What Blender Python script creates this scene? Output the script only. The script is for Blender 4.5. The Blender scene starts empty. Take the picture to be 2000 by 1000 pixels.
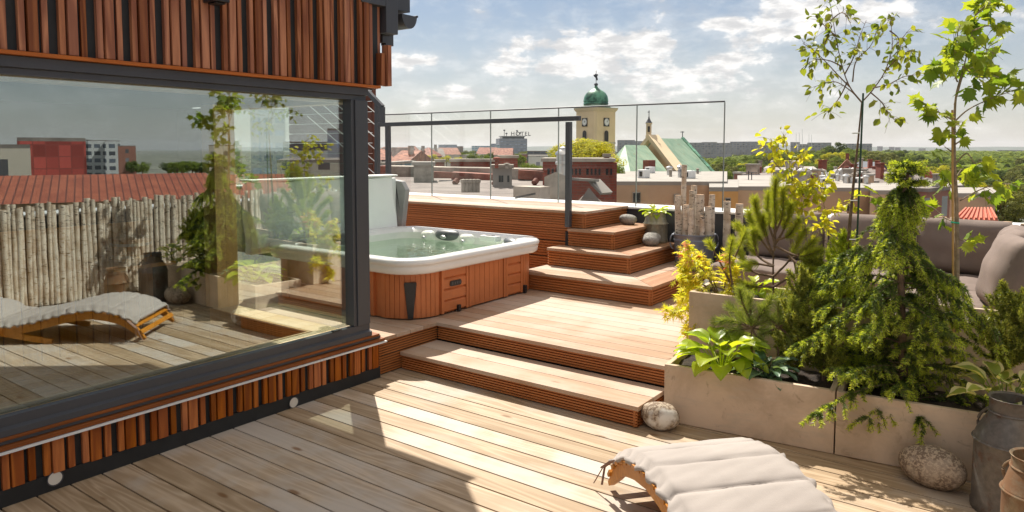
import bpy, math, random
import numpy as np
from mathutils import Vector, Matrix
random.seed(7); RNG = np.random.default_rng(7)
sc = bpy.context.scene
COL = sc.collection
# ------------------------------------------------------------------ camera
H = 1.676
cam = bpy.data.cameras.new('camera'); camo = bpy.data.objects.new('camera', cam); COL.objects.link(camo)
RX = Vector((.80682, .59080, .00104)); UP = Vector((-.04147, .05488, .99763)); FW = Vector((-.58934, .80495, -.06878))
mw = Matrix((( RX.x, UP.x, -FW.x, 0), (RX.y, UP.y, -FW.y, 0), (RX.z, UP.z, -FW.z, H), (0, 0, 0, 1)))
camo.matrix_world = mw
cam.lens = 25.18; cam.sensor_width = 36; cam.shift_y = -.0559; cam.clip_start = .05; cam.clip_end = 30000
sc.camera = camo
FPX, PCX, PCY = 1399.0, 1000.0, 388.3
def ray(px, py):
    return RX * ((px - PCX) / FPX) - UP * ((py - PCY) / FPX) + FW
def on_z(px, py, z): d = ray(px, py); return Vector((0, 0, H)) + d * ((z - H) / d.z)
def on_y(px, py, y): d = ray(px, py); return Vector((0, 0, H)) + d * (y / d.y)
def on_x(px, py, x): d = ray(px, py); return Vector((0, 0, H)) + d * (x / d.x)
def far(px, py, D): return Vector((0, 0, H)) + ray(px, py) * D
GX = -3.92                                   # plane of the big window pane
def mirrored(px, py, D):
    p = far(px, py, D); return Vector((2 * GX - p.x, p.y, p.z))
# ------------------------------------------------------------------ light
SUN = Vector((-.60, .48, 1.0)).normalized()
sl = bpy.data.lights.new('sun', 'SUN'); sl.energy = 4.4; sl.angle = math.radians(.55); sl.color = (1, .93, .82)
so = bpy.data.objects.new('sun', sl); COL.objects.link(so)
so.rotation_euler = SUN.to_track_quat('Z', 'Y').to_euler()
w = bpy.data.worlds.new('World'); sc.world = w; w.use_nodes = True
nt = w.node_tree; nt.nodes.clear()
class NG:
    """tiny node helper"""
    def __init__(s, nt): s.nt = nt
    def n(s, t, **kw):
        nd = s.nt.nodes.new(t)
        for k, v in kw.items():
            if k.startswith('i_'):
                key = k[2:]; key = int(key) if key.isdigit() else key.replace('_', ' ')
                if hasattr(v, 'is_output') or isinstance(v, bpy.types.NodeSocket): s.nt.links.new(v, nd.inputs[key])
                else: nd.inputs[key].default_value = v
            else: setattr(nd, k, v)
        return nd
    def m(s, op, a, b=0.0, c=0.0):
        nd = s.nt.nodes.new('ShaderNodeMath'); nd.operation = op
        for i, v in enumerate((a, b, c)):
            if isinstance(v, bpy.types.NodeSocket): s.nt.links.new(v, nd.inputs[i])
            else: nd.inputs[i].default_value = v
        return nd.outputs[0]
    def mix(s, f, a, b, typ='MIX'):
        nd = s.nt.nodes.new('ShaderNodeMix'); nd.data_type = 'RGBA'; nd.blend_type = typ
        for k, v in ((0, f), (6, a), (7, b)):
            if isinstance(v, bpy.types.NodeSocket): s.nt.links.new(v, nd.inputs[k])
            else: nd.inputs[k].default_value = v if k == 0 else (*v[:3], 1)
        return nd.outputs[2]
    def ramp(s, f, lo, hi): 
        nd = s.nt.nodes.new('ShaderNodeMapRange'); nd.interpolation_type = 'SMOOTHSTEP'
        s.nt.links.new(f, nd.inputs[0]); nd.inputs[1].default_value = lo; nd.inputs[2].default_value = hi
        return nd.outputs[0]
    def xyz(s, v):
        nd = s.nt.nodes.new('ShaderNodeSeparateXYZ'); s.nt.links.new(v, nd.inputs[0]); return nd.outputs
    def comb(s, x, y, z):
        nd = s.nt.nodes.new('ShaderNodeCombineXYZ')
        for i, v in enumerate((x, y, z)):
            if isinstance(v, bpy.types.NodeSocket): s.nt.links.new(v, nd.inputs[i])
            else: nd.inputs[i].default_value = v
        return nd.outputs[0]
    def noise(s, v, scale, detail=3, rough=.55, dist=0):
        nd = s.nt.nodes.new('ShaderNodeTexNoise'); s.nt.links.new(v, nd.inputs['Vector'])
        nd.inputs['Scale'].default_value = scale; nd.inputs['Detail'].default_value = detail
        nd.inputs['Roughness'].default_value = rough; nd.inputs['Distortion'].default_value = dist
        return nd.outputs[0]
g = NG(nt)
sky = g.n('ShaderNodeTexSky'); sky.sky_type = 'NISHITA'; sky.sun_disc = False
sky.sun_elevation = math.asin(SUN.z); sky.sun_rotation = math.atan2(SUN.x, SUN.y); sky.air_density = 1.0; sky.dust_density = .6; sky.ozone_density = 2.2
tc = g.n('ShaderNodeTexCoord'); X, Y, Z = g.xyz(tc.outputs['Generated'])
el = g.m('ARCTAN2', Z, g.m('SQRT', g.m('ADD', g.m('MULTIPLY', X, X), g.m('MULTIPLY', Y, Y))))
azi = g.m('ARCTAN2', X, Y)
zz = g.m('ADD', g.m('MAXIMUM', Z, 0.0), .10)
cv = g.comb(g.m('DIVIDE', X, zz), g.m('DIVIDE', Y, zz), 0.0)
n1 = g.noise(cv, 1.15, 7, .6, .25)
n2 = g.noise(g.comb(g.m('MULTIPLY', azi, 13), g.m('MULTIPLY', el, 21), 0.0), 1.5, 8, .58, .15)
dens = g.m('ADD', g.m('MULTIPLY', n1, .25), g.m('MULTIPLY', n2, .70))
# individual cumulus clouds: azimuth, elevation and angular size of each
blob = None
CL = [(1150,88,140,30,.20),(1240,92,50,22,.12),(1060,132,150,18,.16),(1320,150,110,24,.15),(1410,48,60,15,.16),(1545,30,90,34,.20),(1710,18,80,24,.16),
      (1450,118,70,20,.16),(780,118,60,18,.18),(1530,72,60,12,.10),(1830,45,60,16,.10),(1975,30,40,22,.12),(940,25,25,12,.10),(1240,185,420,24,.06),(1680,170,300,26,.05),(850,185,120,22,.08),(500,120,160,20,.08),(1660,250,300,14,.05)]
for px, py, rx_, ry_, a in CL:
    d = ray(px, py).normalized(); e0 = math.atan2(d.z, math.hypot(d.x, d.y)); a0 = math.atan2(d.x, d.y)
    u = g.m('DIVIDE', g.m('SUBTRACT', azi, a0), rx_ / FPX * 1.0); v = g.m('DIVIDE', g.m('SUBTRACT', el, e0), ry_ / FPX)
    r2 = g.m('ADD', g.m('MULTIPLY', u, u), g.m('MULTIPLY', v, v))
    b = g.m('MULTIPLY', g.m('POWER', 2.718, g.m('MULTIPLY', r2, -.8)), a * 1.35)
    blob = b if blob is None else g.m('ADD', blob, b)
dens = g.m('ADD', dens, blob)
mask = g.m('MAXIMUM', g.ramp(dens, .565, .70), g.m('MULTIPLY', g.ramp(dens, .42, .62), .26))
shade = g.noise(g.comb(g.m('MULTIPLY', azi, 9), g.m('MULTIPLY', g.m('ADD', el, .012), 26), 0.0), 2.4, 6, .6)
ccol = g.mix(g.ramp(shade, .38, .62), (8.6, 8.5, 8.5), (13.6, 13.2, 12.7))
hz = g.m('POWER', g.m('SUBTRACT', 1.0, g.m('MINIMUM', g.m('MULTIPLY', g.m('ABSOLUTE', Z), 3.4), 1.0)), 1.6)
skyc = g.mix(1.0, sky.outputs[0], (.90, .92, .94), 'MULTIPLY')
skyc = g.mix(g.m('MULTIPLY', hz, .66), skyc, (9.2, 8.6, 7.9))
out = g.mix(g.m('MULTIPLY', mask, .93), skyc, ccol)
# bright cloud tone added to the unseen upper sky, lifts fill in the shade
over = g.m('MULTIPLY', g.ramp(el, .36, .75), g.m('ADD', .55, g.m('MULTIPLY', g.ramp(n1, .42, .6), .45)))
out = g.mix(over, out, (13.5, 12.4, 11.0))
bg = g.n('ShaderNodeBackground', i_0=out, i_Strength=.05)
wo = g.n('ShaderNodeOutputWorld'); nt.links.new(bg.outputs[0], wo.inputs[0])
sc.view_settings.view_transform = 'Standard'; sc.view_settings.look = 'None'; sc.view_settings.exposure = .8; sc.view_settings.gamma = 1
sc.render.engine = 'CYCLES'
sc.cycles.max_bounces = 8; sc.cycles.transparent_max_bounces = 16; sc.cycles.sample_clamp_indirect = 4
sc.cycles.use_denoising = True
# ------------------------------------------------------------------ object helpers
def tag(o, label=None, cat=None, group=None, kind=None):
    if label: o['label'] = label
    if cat: o['category'] = cat
    if group: o['group'] = group
    if kind: o['kind'] = kind
    return o
def thing(name, loc, label, cat, group=None, rz=0):
    o = bpy.data.objects.new(name, None); COL.objects.link(o); o.location = loc; o.rotation_euler = (0, 0, rz)
    o.empty_display_size = .1
    return tag(o, label, cat, group)
class MB:
    def __init__(s): s.v = []; s.f = []; s.e = []
    def add(s, vs, fs):
        b = len(s.v); s.v += [tuple(p) for p in vs]; s.f += [tuple(b + i for i in f) for f in fs]; return s
    def box(s, x0, x1, y0, y1, z0, z1):
        if x0 > x1: x0, x1 = x1, x0
        if y0 > y1: y0, y1 = y1, y0
        return s.add([(x0,y0,z0),(x1,y0,z0),(x1,y1,z0),(x0,y1,z0),(x0,y0,z1),(x1,y0,z1),(x1,y1,z1),(x0,y1,z1)],
                     [(0,3,2,1),(4,5,6,7),(0,1,5,4),(1,2,6,5),(2,3,7,6),(3,0,4,7)])
    def prism(s, pts, z0, z1):
        n = len(pts); s.add([(p[0], p[1], z0) for p in pts] + [(p[0], p[1], z1) for p in pts],
              [tuple(range(n))[::-1], tuple(range(n, 2 * n))] + [(i, (i + 1) % n, n + (i + 1) % n, n + i) for i in range(n)]); return s
    def extr(s, prof, p0, p1, out, up=Vector((0,0,1))):
        """extrude closed 2D profile (outward, upward) from p0 to p1"""
        n = len(prof); p0 = Vector(p0); p1 = Vector(p1); out = Vector(out); up = Vector(up)
        vs = [p0 + out * a + up * b for a, b in prof] + [p1 + out * a + up * b for a, b in prof]
        return s.add(vs, [tuple(range(n)), tuple(range(2 * n - 1, n - 1, -1))] + [(i, n + i, n + (i + 1) % n, (i + 1) % n) for i in range(n)])
    def bar(s, a, b, w, h=None, up=(0, 0, 1)):
        a = Vector(a); b = Vector(b); h = h or w; d = (b - a).normalized(); up = Vector(up)
        if abs(d.dot(up)) > .98: up = Vector((1, 0, 0))
        sx = d.cross(up).normalized() * w / 2; sy = sx.cross(d).normalized() * h / 2
        vs = [p + i * sx + j * sy for p in (a, b) for i, j in ((-1,-1),(1,-1),(1,1),(-1,1))]
        return s.add(vs, [(0,1,2,3),(7,6,5,4),(0,4,5,1),(1,5,6,2),(2,6,7,3),(3,7,4,0)])
    def tube(s, pts, rad, n=8, cap=True):
        pts = [Vector(p) for p in pts]; b = len(s.v); m = len(pts)
        if not hasattr(rad, '__len__'): rad = [rad] * m
        t0 = (pts[1] - pts[0]).normalized(); ref = Vector((0,0,1)) if abs(t0.z) < .9 else Vector((1,0,0))
        for i, p in enumerate(pts):
            t = (pts[min(i+1, m-1)] - pts[max(i-1, 0)]).normalized()
            x = t.cross(ref).normalized(); y = t.cross(x).normalized(); ref = -y if False else ref
            for k in range(n):
                a = 2 * math.pi * k / n; s.v.append(tuple(p + (x * math.cos(a) + y * math.sin(a)) * rad[i]))
        for i in range(m - 1):
            for k in range(n):
                k2 = (k + 1) % n; s.f.append((b+i*n+k, b+i*n+k2, b+(i+1)*n+k2, b+(i+1)*n+k))
        if cap:
            s.f.append(tuple(b + k for k in range(n))[::-1]); s.f.append(tuple(b + (m-1)*n + k for k in range(n)))
        return s
    def lathe(s, prof, c, n=24, sx=1, sy=1, closed=False):
        b = len(s.v); m = len(prof)
        for r, z in prof:
            for k in range(n):
                a = 2 * math.pi * k / n; s.v.append((c[0] + r * sx * math.cos(a), c[1] + r * sy * math.sin(a), c[2] + z))
        for i in range(m - 1):
            for k in range(n):
                k2 = (k + 1) % n; s.f.append((b+i*n+k, b+i*n+k2, b+(i+1)*n+k2, b+(i+1)*n+k))
        return s
    def disc(s, c, r, z, n=24):
        b = len(s.v); s.v += [(c[0] + r*math.cos(2*math.pi*k/n), c[1] + r*math.sin(2*math.pi*k/n), z) for k in range(n)]
        s.f.append(tuple(range(b, b + n))); return s
    def loft(s, rings, closed=True, caps=False):
        b = len(s.v); n = len(rings[0])
        for r in rings: s.v += [tuple(p) for p in r]
        for i in range(len(rings) - 1):
            for k in range(n if closed else n - 1):
                k2 = (k + 1) % n; s.f.append((b+i*n+k, b+i*n+k2, b+(i+1)*n+k2, b+(i+1)*n+k))
        if caps: s.f.append(tuple(range(b, b+n))[::-1]); s.f.append(tuple(b+(len(rings)-1)*n+k for k in range(n)))
        return s
    def build(s, name, mat, parent=None, smooth=False, bevel=0, label=None, sub=0, local=False):
        me = bpy.data.meshes.new(name)
        v = s.v
        off = Vector((0, 0, 0))
        if parent is not None and not local:
            off = world_loc(parent); v = [(p[0]-off.x, p[1]-off.y, p[2]-off.z) for p in v]
        me.from_pydata(v, [], s.f); me.update()
        if smooth:
            me.polygons.foreach_set('use_smooth', [True] * len(me.polygons))
            if smooth != 'all' and hasattr(me, 'set_sharp_from_angle'): me.set_sharp_from_angle(angle=math.radians(40))
        me.materials.append(mat)
        o = bpy.data.objects.new(name, me); COL.objects.link(o)
        if parent is not None: o.parent = parent
        if bevel:
            m = o.modifiers.new('bevel', 'BEVEL'); m.width = bevel; m.segments = 2; m.limit_method = 'ANGLE'; m.angle_limit = math.radians(40)
        if sub:
            m = o.modifiers.new('subsurf', 'SUBSURF'); m.levels = sub; m.render_levels = sub
        if label: o['label'] = label
        return o
def world_loc(o):
    p = Vector(o.location)
    while o.parent: o = o.parent; p = p + Vector(o.location)
    return p
def fix_normals():
    import bmesh
    for o in list(COL.objects):
        if o.type == 'MESH' and o.get('fixn'):
            bm = bmesh.new(); bm.from_mesh(o.data); bmesh.ops.recalc_face_normals(bm, faces=bm.faces); bm.to_mesh(o.data); bm.free()
def fast_mesh(name, V, F, mat, parent=None, smooth=False, local=False, label=None):
    """V: (n,3) array, F: (m,k) int array of equal-size polygons"""
    V = np.asarray(V, float); F = np.asarray(F, int)
    if parent is not None and not local: V = V - np.array(world_loc(parent))
    me = bpy.data.meshes.new(name); k = F.shape[1]
    me.vertices.add(len(V)); me.vertices.foreach_set('co', V.ravel())
    me.loops.add(F.size); me.loops.foreach_set('vertex_index', F.ravel())
    me.polygons.add(len(F)); me.polygons.foreach_set('loop_start', np.arange(len(F)) * k); me.polygons.foreach_set('loop_total', np.full(len(F), k))
    if smooth: me.polygons.foreach_set('use_smooth', [True] * len(F))
    me.update(calc_edges=True); me.validate()
    me.materials.append(mat)
    o = bpy.data.objects.new(name, me); COL.objects.link(o)
    if parent is not None: o.parent = parent
    if label: o['label'] = label
    return o
def copy_tree(o, parent=None):
    c = o.copy(); COL.objects.link(c); c.parent = parent
    for ch in [x for x in COL.objects if x.parent == o]: copy_tree(ch, c)
    return c
# ------------------------------------------------------------------ materials
def newmat(name):
    m = bpy.data.materials.new(name); m.use_nodes = True; nt = m.node_tree; nt.nodes.clear()
    g = NG(nt); p = g.n('ShaderNodeBsdfPrincipled'); o = g.n('ShaderNodeOutputMaterial'); nt.links.new(p.outputs[0], o.inputs[0])
    return m, g, p, o
def setc(g, p, col, key='Base Color'):
    if isinstance(col, bpy.types.NodeSocket): g.nt.links.new(col, p.inputs[key])
    else: p.inputs[key].default_value = (*col[:3], 1) if key == 'Base Color' else col
def bump(g, p, h, strength=.3, dist=.01):
    b = g.n('ShaderNodeBump', i_Height=h, i_Strength=strength, i_Distance=dist); g.nt.links.new(b.outputs[0], p.inputs['Normal'])
def wood(name, c1, c2, axis='x', rough=.6, var=.35, grain=1.0, bumps=.25, streak=.5, knots=.5, grey=None, spec=.35):
    m, g, p, o = newmat(name)
    ge = g.n('ShaderNodeNewGeometry'); rnd = ge.outputs['Random Per Island']
    X, Y, Z = g.xyz(ge.outputs['Position'])
    s = {'x': (1, 14, 14), 'y': (14, 1, 14), 'z': (14, 14, 1)}[axis]
    off = g.m('MULTIPLY', rnd, 57.0)
    v = g.comb(g.m('ADD', g.m('MULTIPLY', X, s[0]), off), g.m('ADD', g.m('MULTIPLY', Y, s[1]), off), g.m('MULTIPLY', Z, s[2]))
    ring = g.noise(v, .45 * grain, 2, .5, .6)
    ringf = g.m('FRACT', g.m('MULTIPLY', ring, 9.0)); ringf = g.m('ABSOLUTE', g.m('SUBTRACT', ringf, .5)); ringf = g.m('MULTIPLY', ringf, 2.0)
    v2 = g.comb(g.m('MULTIPLY', X, s[0] * 3), g.m('MULTIPLY', Y, s[1] * 5), g.m('MULTIPLY', Z, s[2] * 5))
    fine = g.noise(v2, 1.2, 4, .65)
    k = {'x': (3, 9, 9), 'y': (9, 3, 9), 'z': (9, 9, 3)}[axis]
    vo = g.n('ShaderNodeTexVoronoi', i_0=g.comb(g.m('ADD', g.m('MULTIPLY', X, k[0]), off), g.m('ADD', g.m('MULTIPLY', Y, k[1]), off), g.m('MULTIPLY', Z, k[2])), i_Scale=.55)
    kn = g.ramp(vo.outputs['Distance'], .10, .035)
    big = g.noise(g.comb(X, Y, Z), 1.7, 4, .6)
    t = g.m('ADD', g.m('MULTIPLY', ringf, streak * .55), g.m('MULTIPLY', fine, .75 - streak * .3))
    t = g.ramp(g.m('ADD', t, g.m('MULTIPLY', g.m('SUBTRACT', big, .5), .5)), .22, .95)
    c = g.mix(t, c2, c1)
    if grey: c = g.mix(g.m('MULTIPLY', g.ramp(g.m('ADD', big, g.m('MULTIPLY', g.m('SUBTRACT', rnd, .5), .25)), .42, .66), .85), c, grey)
    c = g.mix(g.m('MULTIPLY', kn, knots), c, (c1[0] * .34, c1[1] * .24, c1[2] * .17))
    val = g.m('ADD', 1 - var / 2, g.m('MULTIPLY', rnd, var))
    hs = g.n('ShaderNodeHueSaturation', i_Value=val, i_Color=c, i_Saturation=g.m('ADD', 1.08, g.m('MULTIPLY', g.m('SUBTRACT', rnd, .5), -.25)))
    setc(g, p, hs.outputs[0]); p.inputs['Specular IOR Level'].default_value = spec
    g.nt.links.new(g.m('ADD', rough - .12, g.m('MULTIPLY', fine, .25)), p.inputs['Roughness'])
    bump(g, p, g.m('ADD', g.m('MULTIPLY', fine, .7), g.m('MULTIPLY', ringf, .3)), bumps, .004)
    return m
def plain(name, col, rough=.5, metal=0, var=.12, scale=3, bumps=0, spec=.5, col2=None, detail=4, coord='Object', bscale=None, obj_rnd=0):
    m, g, p, o = newmat(name)
    t = g.n('ShaderNodeTexCoord'); v = t.outputs['Object'] if coord == 'Object' else g.n('ShaderNodeNewGeometry').outputs['Position']
    n = g.noise(v, scale, detail, .6)
    lo = tuple(a * (1 - var) for a in col); hi = tuple(min(1, a * (1 + var)) for a in (col2 or col))
    c = g.mix(g.ramp(n, .32, .68), lo, hi)
    if obj_rnd:
        oi = g.n('ShaderNodeObjectInfo'); hs = g.n('ShaderNodeHueSaturation', i_Color=c, i_Value=g.m('ADD', 1 - obj_rnd, g.m('MULTIPLY', oi.outputs['Random'], 2 * obj_rnd)), i_Hue=g.m('ADD', .5 - obj_rnd * .06, g.m('MULTIPLY', oi.outputs['Random'], obj_rnd * .12)))
        c = hs.outputs[0]
    setc(g, p, c); p.inputs['Roughness'].default_value = rough; p.inputs['Metallic'].default_value = metal; p.inputs['Specular IOR Level'].default_value = spec
    if bumps: bump(g, p, g.noise(v, bscale or scale * 6, 5, .6), bumps, .01)
    return m
def leafmat(name, c1, c2, trans=.45, rough=.45, tcol=None, spec=.4):
    m, g, p, o = newmat(name)
    ge = g.n('ShaderNodeNewGeometry'); rnd = ge.outputs['Random Per Island']
    n = g.noise(ge.outputs['Position'], 6, 3)
    f = g.m('ADD', g.m('MULTIPLY', rnd, .75), g.m('MULTIPLY', g.m('SUBTRACT', n, .3), .5))
    c = g.mix(g.ramp(f, .05, .95), c1, c2); setc(g, p, c); p.inputs['Roughness'].default_value = rough; p.inputs['Specular IOR Level'].default_value = spec
    tr = g.n('ShaderNodeBsdfTranslucent'); g.nt.links.new(g.mix(1, c, tcol or (1.6, 1.5, .6), 'MULTIPLY'), tr.inputs[0])
    mx = g.n('ShaderNodeMixShader', i_0=trans); g.nt.links.new(p.outputs[0], mx.inputs[1]); g.nt.links.new(tr.outputs[0], mx.inputs[2]); g.nt.links.new(mx.outputs[0], o.inputs[0])
    return m
def facade(name, wall, glass, wu=3.2, wv=3.0, fu=(.3, .7), fv=(.3, .75), band=None, rough=.8, stain=.15):
    m, g, p, o = newmat(name)
    t = g.n('ShaderNodeTexCoord'); X, Y, Z = g.xyz(t.outputs['Object']); nx, ny, nz = g.xyz(t.outputs['Normal'])
    ax = g.m('GREATER_THAN', g.m('ABSOLUTE', nx), .6)
    u = g.m('ADD', g.m('MULTIPLY', X, g.m('SUBTRACT', 1.0, ax)), g.m('MULTIPLY', Y, ax))
    fu_ = g.m('FRACT', g.m('ADD', g.m('DIVIDE', u, wu), 100.5)); fv_ = g.m('FRACT', g.m('ADD', g.m('DIVIDE', Z, wv), 100.0))
    def rng(x, a, b): return g.m('MULTIPLY', g.m('GREATER_THAN', x, a), g.m('LESS_THAN', x, b))
    w = g.m('MULTIPLY', rng(fu_, *fu), rng(fv_, *fv)); side = g.m('LESS_THAN', g.m('ABSOLUTE', nz), .5); w = g.m('MULTIPLY', w, side)
    n = g.noise(t.outputs['Object'], .15, 5, .6)
    c = g.mix(g.ramp(n, .3, .7), tuple(a * (1 - stain) for a in wall), wall)
    if band: c = g.mix(g.m('MULTIPLY', rng(fv_, 0, .16), side), c, band)
    cell = g.n('ShaderNodeTexWhiteNoise', i_0=g.comb(g.m('FLOOR', g.m('ADD', g.m('DIVIDE', u, wu), 100.5)), g.m('FLOOR', g.m('ADD', g.m('DIVIDE', Z, wv), 100.0)), 0.0))
    gl = g.mix(cell.outputs[0], glass, tuple(min(1, a * 2.4) for a in glass))
    c = g.mix(w, c, gl); setc(g, p, c)
    g.nt.links.new(g.m('SUBTRACT', rough, g.m('MULTIPLY', w, rough - .25)), p.inputs['Roughness'])
    return m
M = {}
M['deck'] = wood('weathered_deck_wood', (.58, .46, .34), (.35, .26, .175), 'x', .62, .40, grey=(.43, .385, .34), knots=.9, streak=.75)
M['plat'] = wood('platform_deck_wood', (.50, .375, .285), (.39, .26, .18), 'x', .55, .22, grey=(.47, .375, .30), knots=.6)
M['platy'] = wood('platform_deck_wood_across', (.50, .33, .22), (.35, .19, .115), 'y', .55, .22, grey=(.5, .36, .27), knots=.6)
M['riserx'] = wood('grooved_riser_wood', (.56, .235, .095), (.37, .14, .055), 'x', .5, .2, knots=.85, streak=.15, bumps=.1)
M['risery'] = wood('grooved_riser_wood_across', (.56, .235, .095), (.37, .14, .055), 'y', .5, .2, knots=.85, streak=.15, bumps=.1)
M['slat'] = wood('thermo_slat_wood', (.47, .205, .11), (.23, .085, .048), 'z', .55, .75, grain=.8, streak=1.0, knots=.4)
M['slat_low'] = wood('skirt_slat_wood', (.58, .20, .05), (.27, .075, .022), 'z', .5, .8, grain=.8, streak=.7, knots=.3)
M['trimwood'] = wood('trim_wood', (.36, .14, .06), (.22, .08, .035), 'y', .5, .2)
M['soffit'] = wood('soffit_wood', (.55, .18, .05), (.4, .12, .035), 'y', .5, .2)
M['pine_in'] = wood('interior_pine', (.90, .68, .38), (.78, .52, .24), 'z', .5, .15, knots=.2)
M['pine_sill'] = wood('interior_sill_pine', (.78, .62, .38), (.66, .48, .27), 'x', .5, .15, knots=.2)
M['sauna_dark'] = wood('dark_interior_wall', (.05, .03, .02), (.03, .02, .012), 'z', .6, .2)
M['sauna'] = wood('interior_wall_boards', (.70, .38, .12), (.48, .24, .07), 'z', .5, .3, knots=.2)
M['anth'] = plain('anthracite_metal', (.072, .076, .088), .42, .2, .06, 2)
M['black'] = plain('black_membrane', (.016, .018, .02), .6, 0, .2, 8)
M['steel'] = plain('brushed_steel', (.62, .62, .62), .3, 1, .05)
M['white'] = plain('white_sheet_metal', (.74, .75, .75), .4, 0, .05, 2)
M['lampglass'] = plain('frosted_lamp_glass', (.72, .68, .6), .3, 0, .04, 20)
M['conc'] = None
# extra materials
def concrete():
    m, g, p, o = newmat('planter_concrete'); P = g.n('ShaderNodeNewGeometry').outputs['Position']; X, Y, Z = g.xyz(P)
    a = g.noise(P, 2.2, 6, .65, .4); b = g.noise(g.comb(g.m('MULTIPLY', X, 3), g.m('MULTIPLY', Y, 3), g.m('MULTIPLY', Z, 14)), 2, 5, .6)
    c = g.mix(g.ramp(a, .35, .7), (.66, .515, .385), (.44, .33, .23)); c = g.mix(g.m('MULTIPLY', g.ramp(b, .5, .75), .4), c, (.46, .40, .33))
    st = g.ramp(g.noise(P, 9, 5, .7, .8), .58, .72); c = g.mix(g.m('MULTIPLY', st, .55), c, (.24, .17, .11))
    setc(g, p, c); p.inputs['Roughness'].default_value = .75; bump(g, p, g.m('ADD', a, g.noise(P, 60, 3)), .25, .004); return m
M['conc'] = concrete()
def speckle(name, base, dark, scale=70, light=None, amt=.5):
    m, g, p, o = newmat(name); v = g.n('ShaderNodeTexCoord').outputs['Object']
    n = g.noise(v, scale, 3, .7); big = g.noise(v, 5, 4, .6)
    c = g.mix(g.ramp(n, .46, .56), dark, base); c = g.mix(g.m('MULTIPLY', g.ramp(big, .5, .62), amt), c, light or base)
    setc(g, p, c); p.inputs['Roughness'].default_value = .8; bump(g, p, n, .25, .003); return m
M['stone_grey'] = speckle('granite_boulder', (.36, .34, .31), (.20, .19, .175), 60)
M['stone_white'] = speckle('speckled_boulder', (.40, .33, .25), (.17, .115, .075), 55, (.62, .60, .56), .95)
M['stone_band'] = speckle('brown_granite_boulder', (.42, .33, .24), (.17, .12, .085), 70, (.50, .42, .33), .5)
M['stone_blue'] = speckle('slate_blue_boulder', (.26, .27, .29), (.16, .165, .18), 50)
def rustmetal(name, col, rust, thr=.55, rough=.42, metal=.75):
    m, g, p, o = newmat(name); v = g.n('ShaderNodeTexCoord').outputs['Object']
    a = g.noise(v, 7, 6, .7, .5); b = g.noise(v, 38, 4, .65); f = g.ramp(g.m('ADD', g.m('MULTIPLY', a, .75), g.m('MULTIPLY', b, .25)), thr - .05, thr + .1)
    c = g.mix(g.ramp(b, .3, .7), tuple(x * .72 for x in col), col); c = g.mix(f, c, rust); setc(g, p, c)
    g.nt.links.new(g.m('ADD', rough, g.m('MULTIPLY', f, .35)), p.inputs['Roughness']); g.nt.links.new(g.m('MULTIPLY', g.m('SUBTRACT', 1.0, f), metal), p.inputs['Metallic'])
    bump(g, p, b, .2, .003); return m
M['churn'] = rustmetal('old_galvanised_churn', (.17, .155, .14), (.10, .05, .028), .55, .5, .5)
M['churn_rust'] = rustmetal('rusty_churn', (.26, .20, .13), (.17, .085, .038), .47, .5, .45)
M['can'] = rustmetal('dull_milk_can', (.36, .33, .26), (.24, .19, .12), .58, .38, .6)
M['zinc'] = plain('zinc_tub', (.24, .26, .31), .42, .55, .12, 6)
def birch(name='birch_bark'):
    m, g, p, o = newmat(name); ge = g.n('ShaderNodeNewGeometry'); X, Y, Z = g.xyz(ge.outputs['Position']); off = g.m('MULTIPLY', ge.outputs['Random Per Island'], 31.0)
    v = g.comb(g.m('ADD', g.m('MULTIPLY', X, 16), off), g.m('MULTIPLY', Y, 16), g.m('ADD', g.m('MULTIPLY', Z, 60), off))
    a = g.noise(v, 1.0, 4, .7, .4); b = g.noise(g.comb(g.m('ADD', X, off), Y, Z), 9, 4, .65, .6)
    c = g.mix(g.ramp(b, .38, .72), (.68, .60, .50), (.46, .35, .25)); c = g.mix(g.ramp(a, .57, .64), c, (.06, .045, .035))
    c = g.mix(g.ramp(g.noise(g.comb(g.m('ADD', X, off), Y, Z), 14, 3, .6, 1.0), .64, .70), c, (.05, .035, .03))
    setc(g, p, c); p.inputs['Roughness'].default_value = .8; bump(g, p, a, .5, .006); return m
M['birch'] = birch()
M['logend'] = plain('cut_log_end', (.50, .33, .20), .8, 0, .2, 30)
M['soil'] = plain('potting_soil', (.035, .024, .017), .95, 0, .5, 30, .8)
M['cushion'] = plain('lounger_canvas', (.365, .328, .305), .85, 0, .05, 3, .15, .2, bscale=300)
M['frill'] = plain('lounger_canvas_edge', (.55, .5, .47), .85, 0, .05, 3, .15, .2, bscale=200)
M['ltie'] = plain('brown_tie_fabric', (.24, .15, .12), .9)
M['lwood'] = wood('lounger_larch', (.62, .29, .075), (.42, .17, .035), 'x', .42, .35, knots=.2)
M['sofa'] = plain('taupe_sofa_fabric', (.21, .165, .145), .9, 0, .10, 4, .2, .25, bscale=250)
M['sofabase'] = plain('taupe_sofa_base', (.115, .082, .074), .9, 0, .1, 4)
M['acryl'] = plain('tub_acrylic', (.80, .80, .79), .22, 0, .03, 3)
M['acryl_in'] = plain('tub_basin_acrylic', (.74, .77, .70), .22, 0, .05, 2)
M['tubcab'] = plain('tub_cabinet', (.54, .17, .055), .48, 0, .08, 5, .12)
M['pad'] = plain('tub_head_pad', (.10, .11, .12), .45)
M['cover'] = plain('tub_cover_vinyl', (.86, .89, .87), .5, 0, .04, 2, .1)
M['cover_in'] = plain('tub_cover_edge', (.33, .33, .33), .6)
M['blackplastic'] = plain('black_plastic', (.02, .02, .022), .4)
M['cable'] = plain('steel_cable', (.75, .75, .73), .3, .8, .02)
M['bucketwood'] = wood('bucket_staves', (.60, .33, .10), (.45, .22, .06), 'z', .4, .4)
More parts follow.
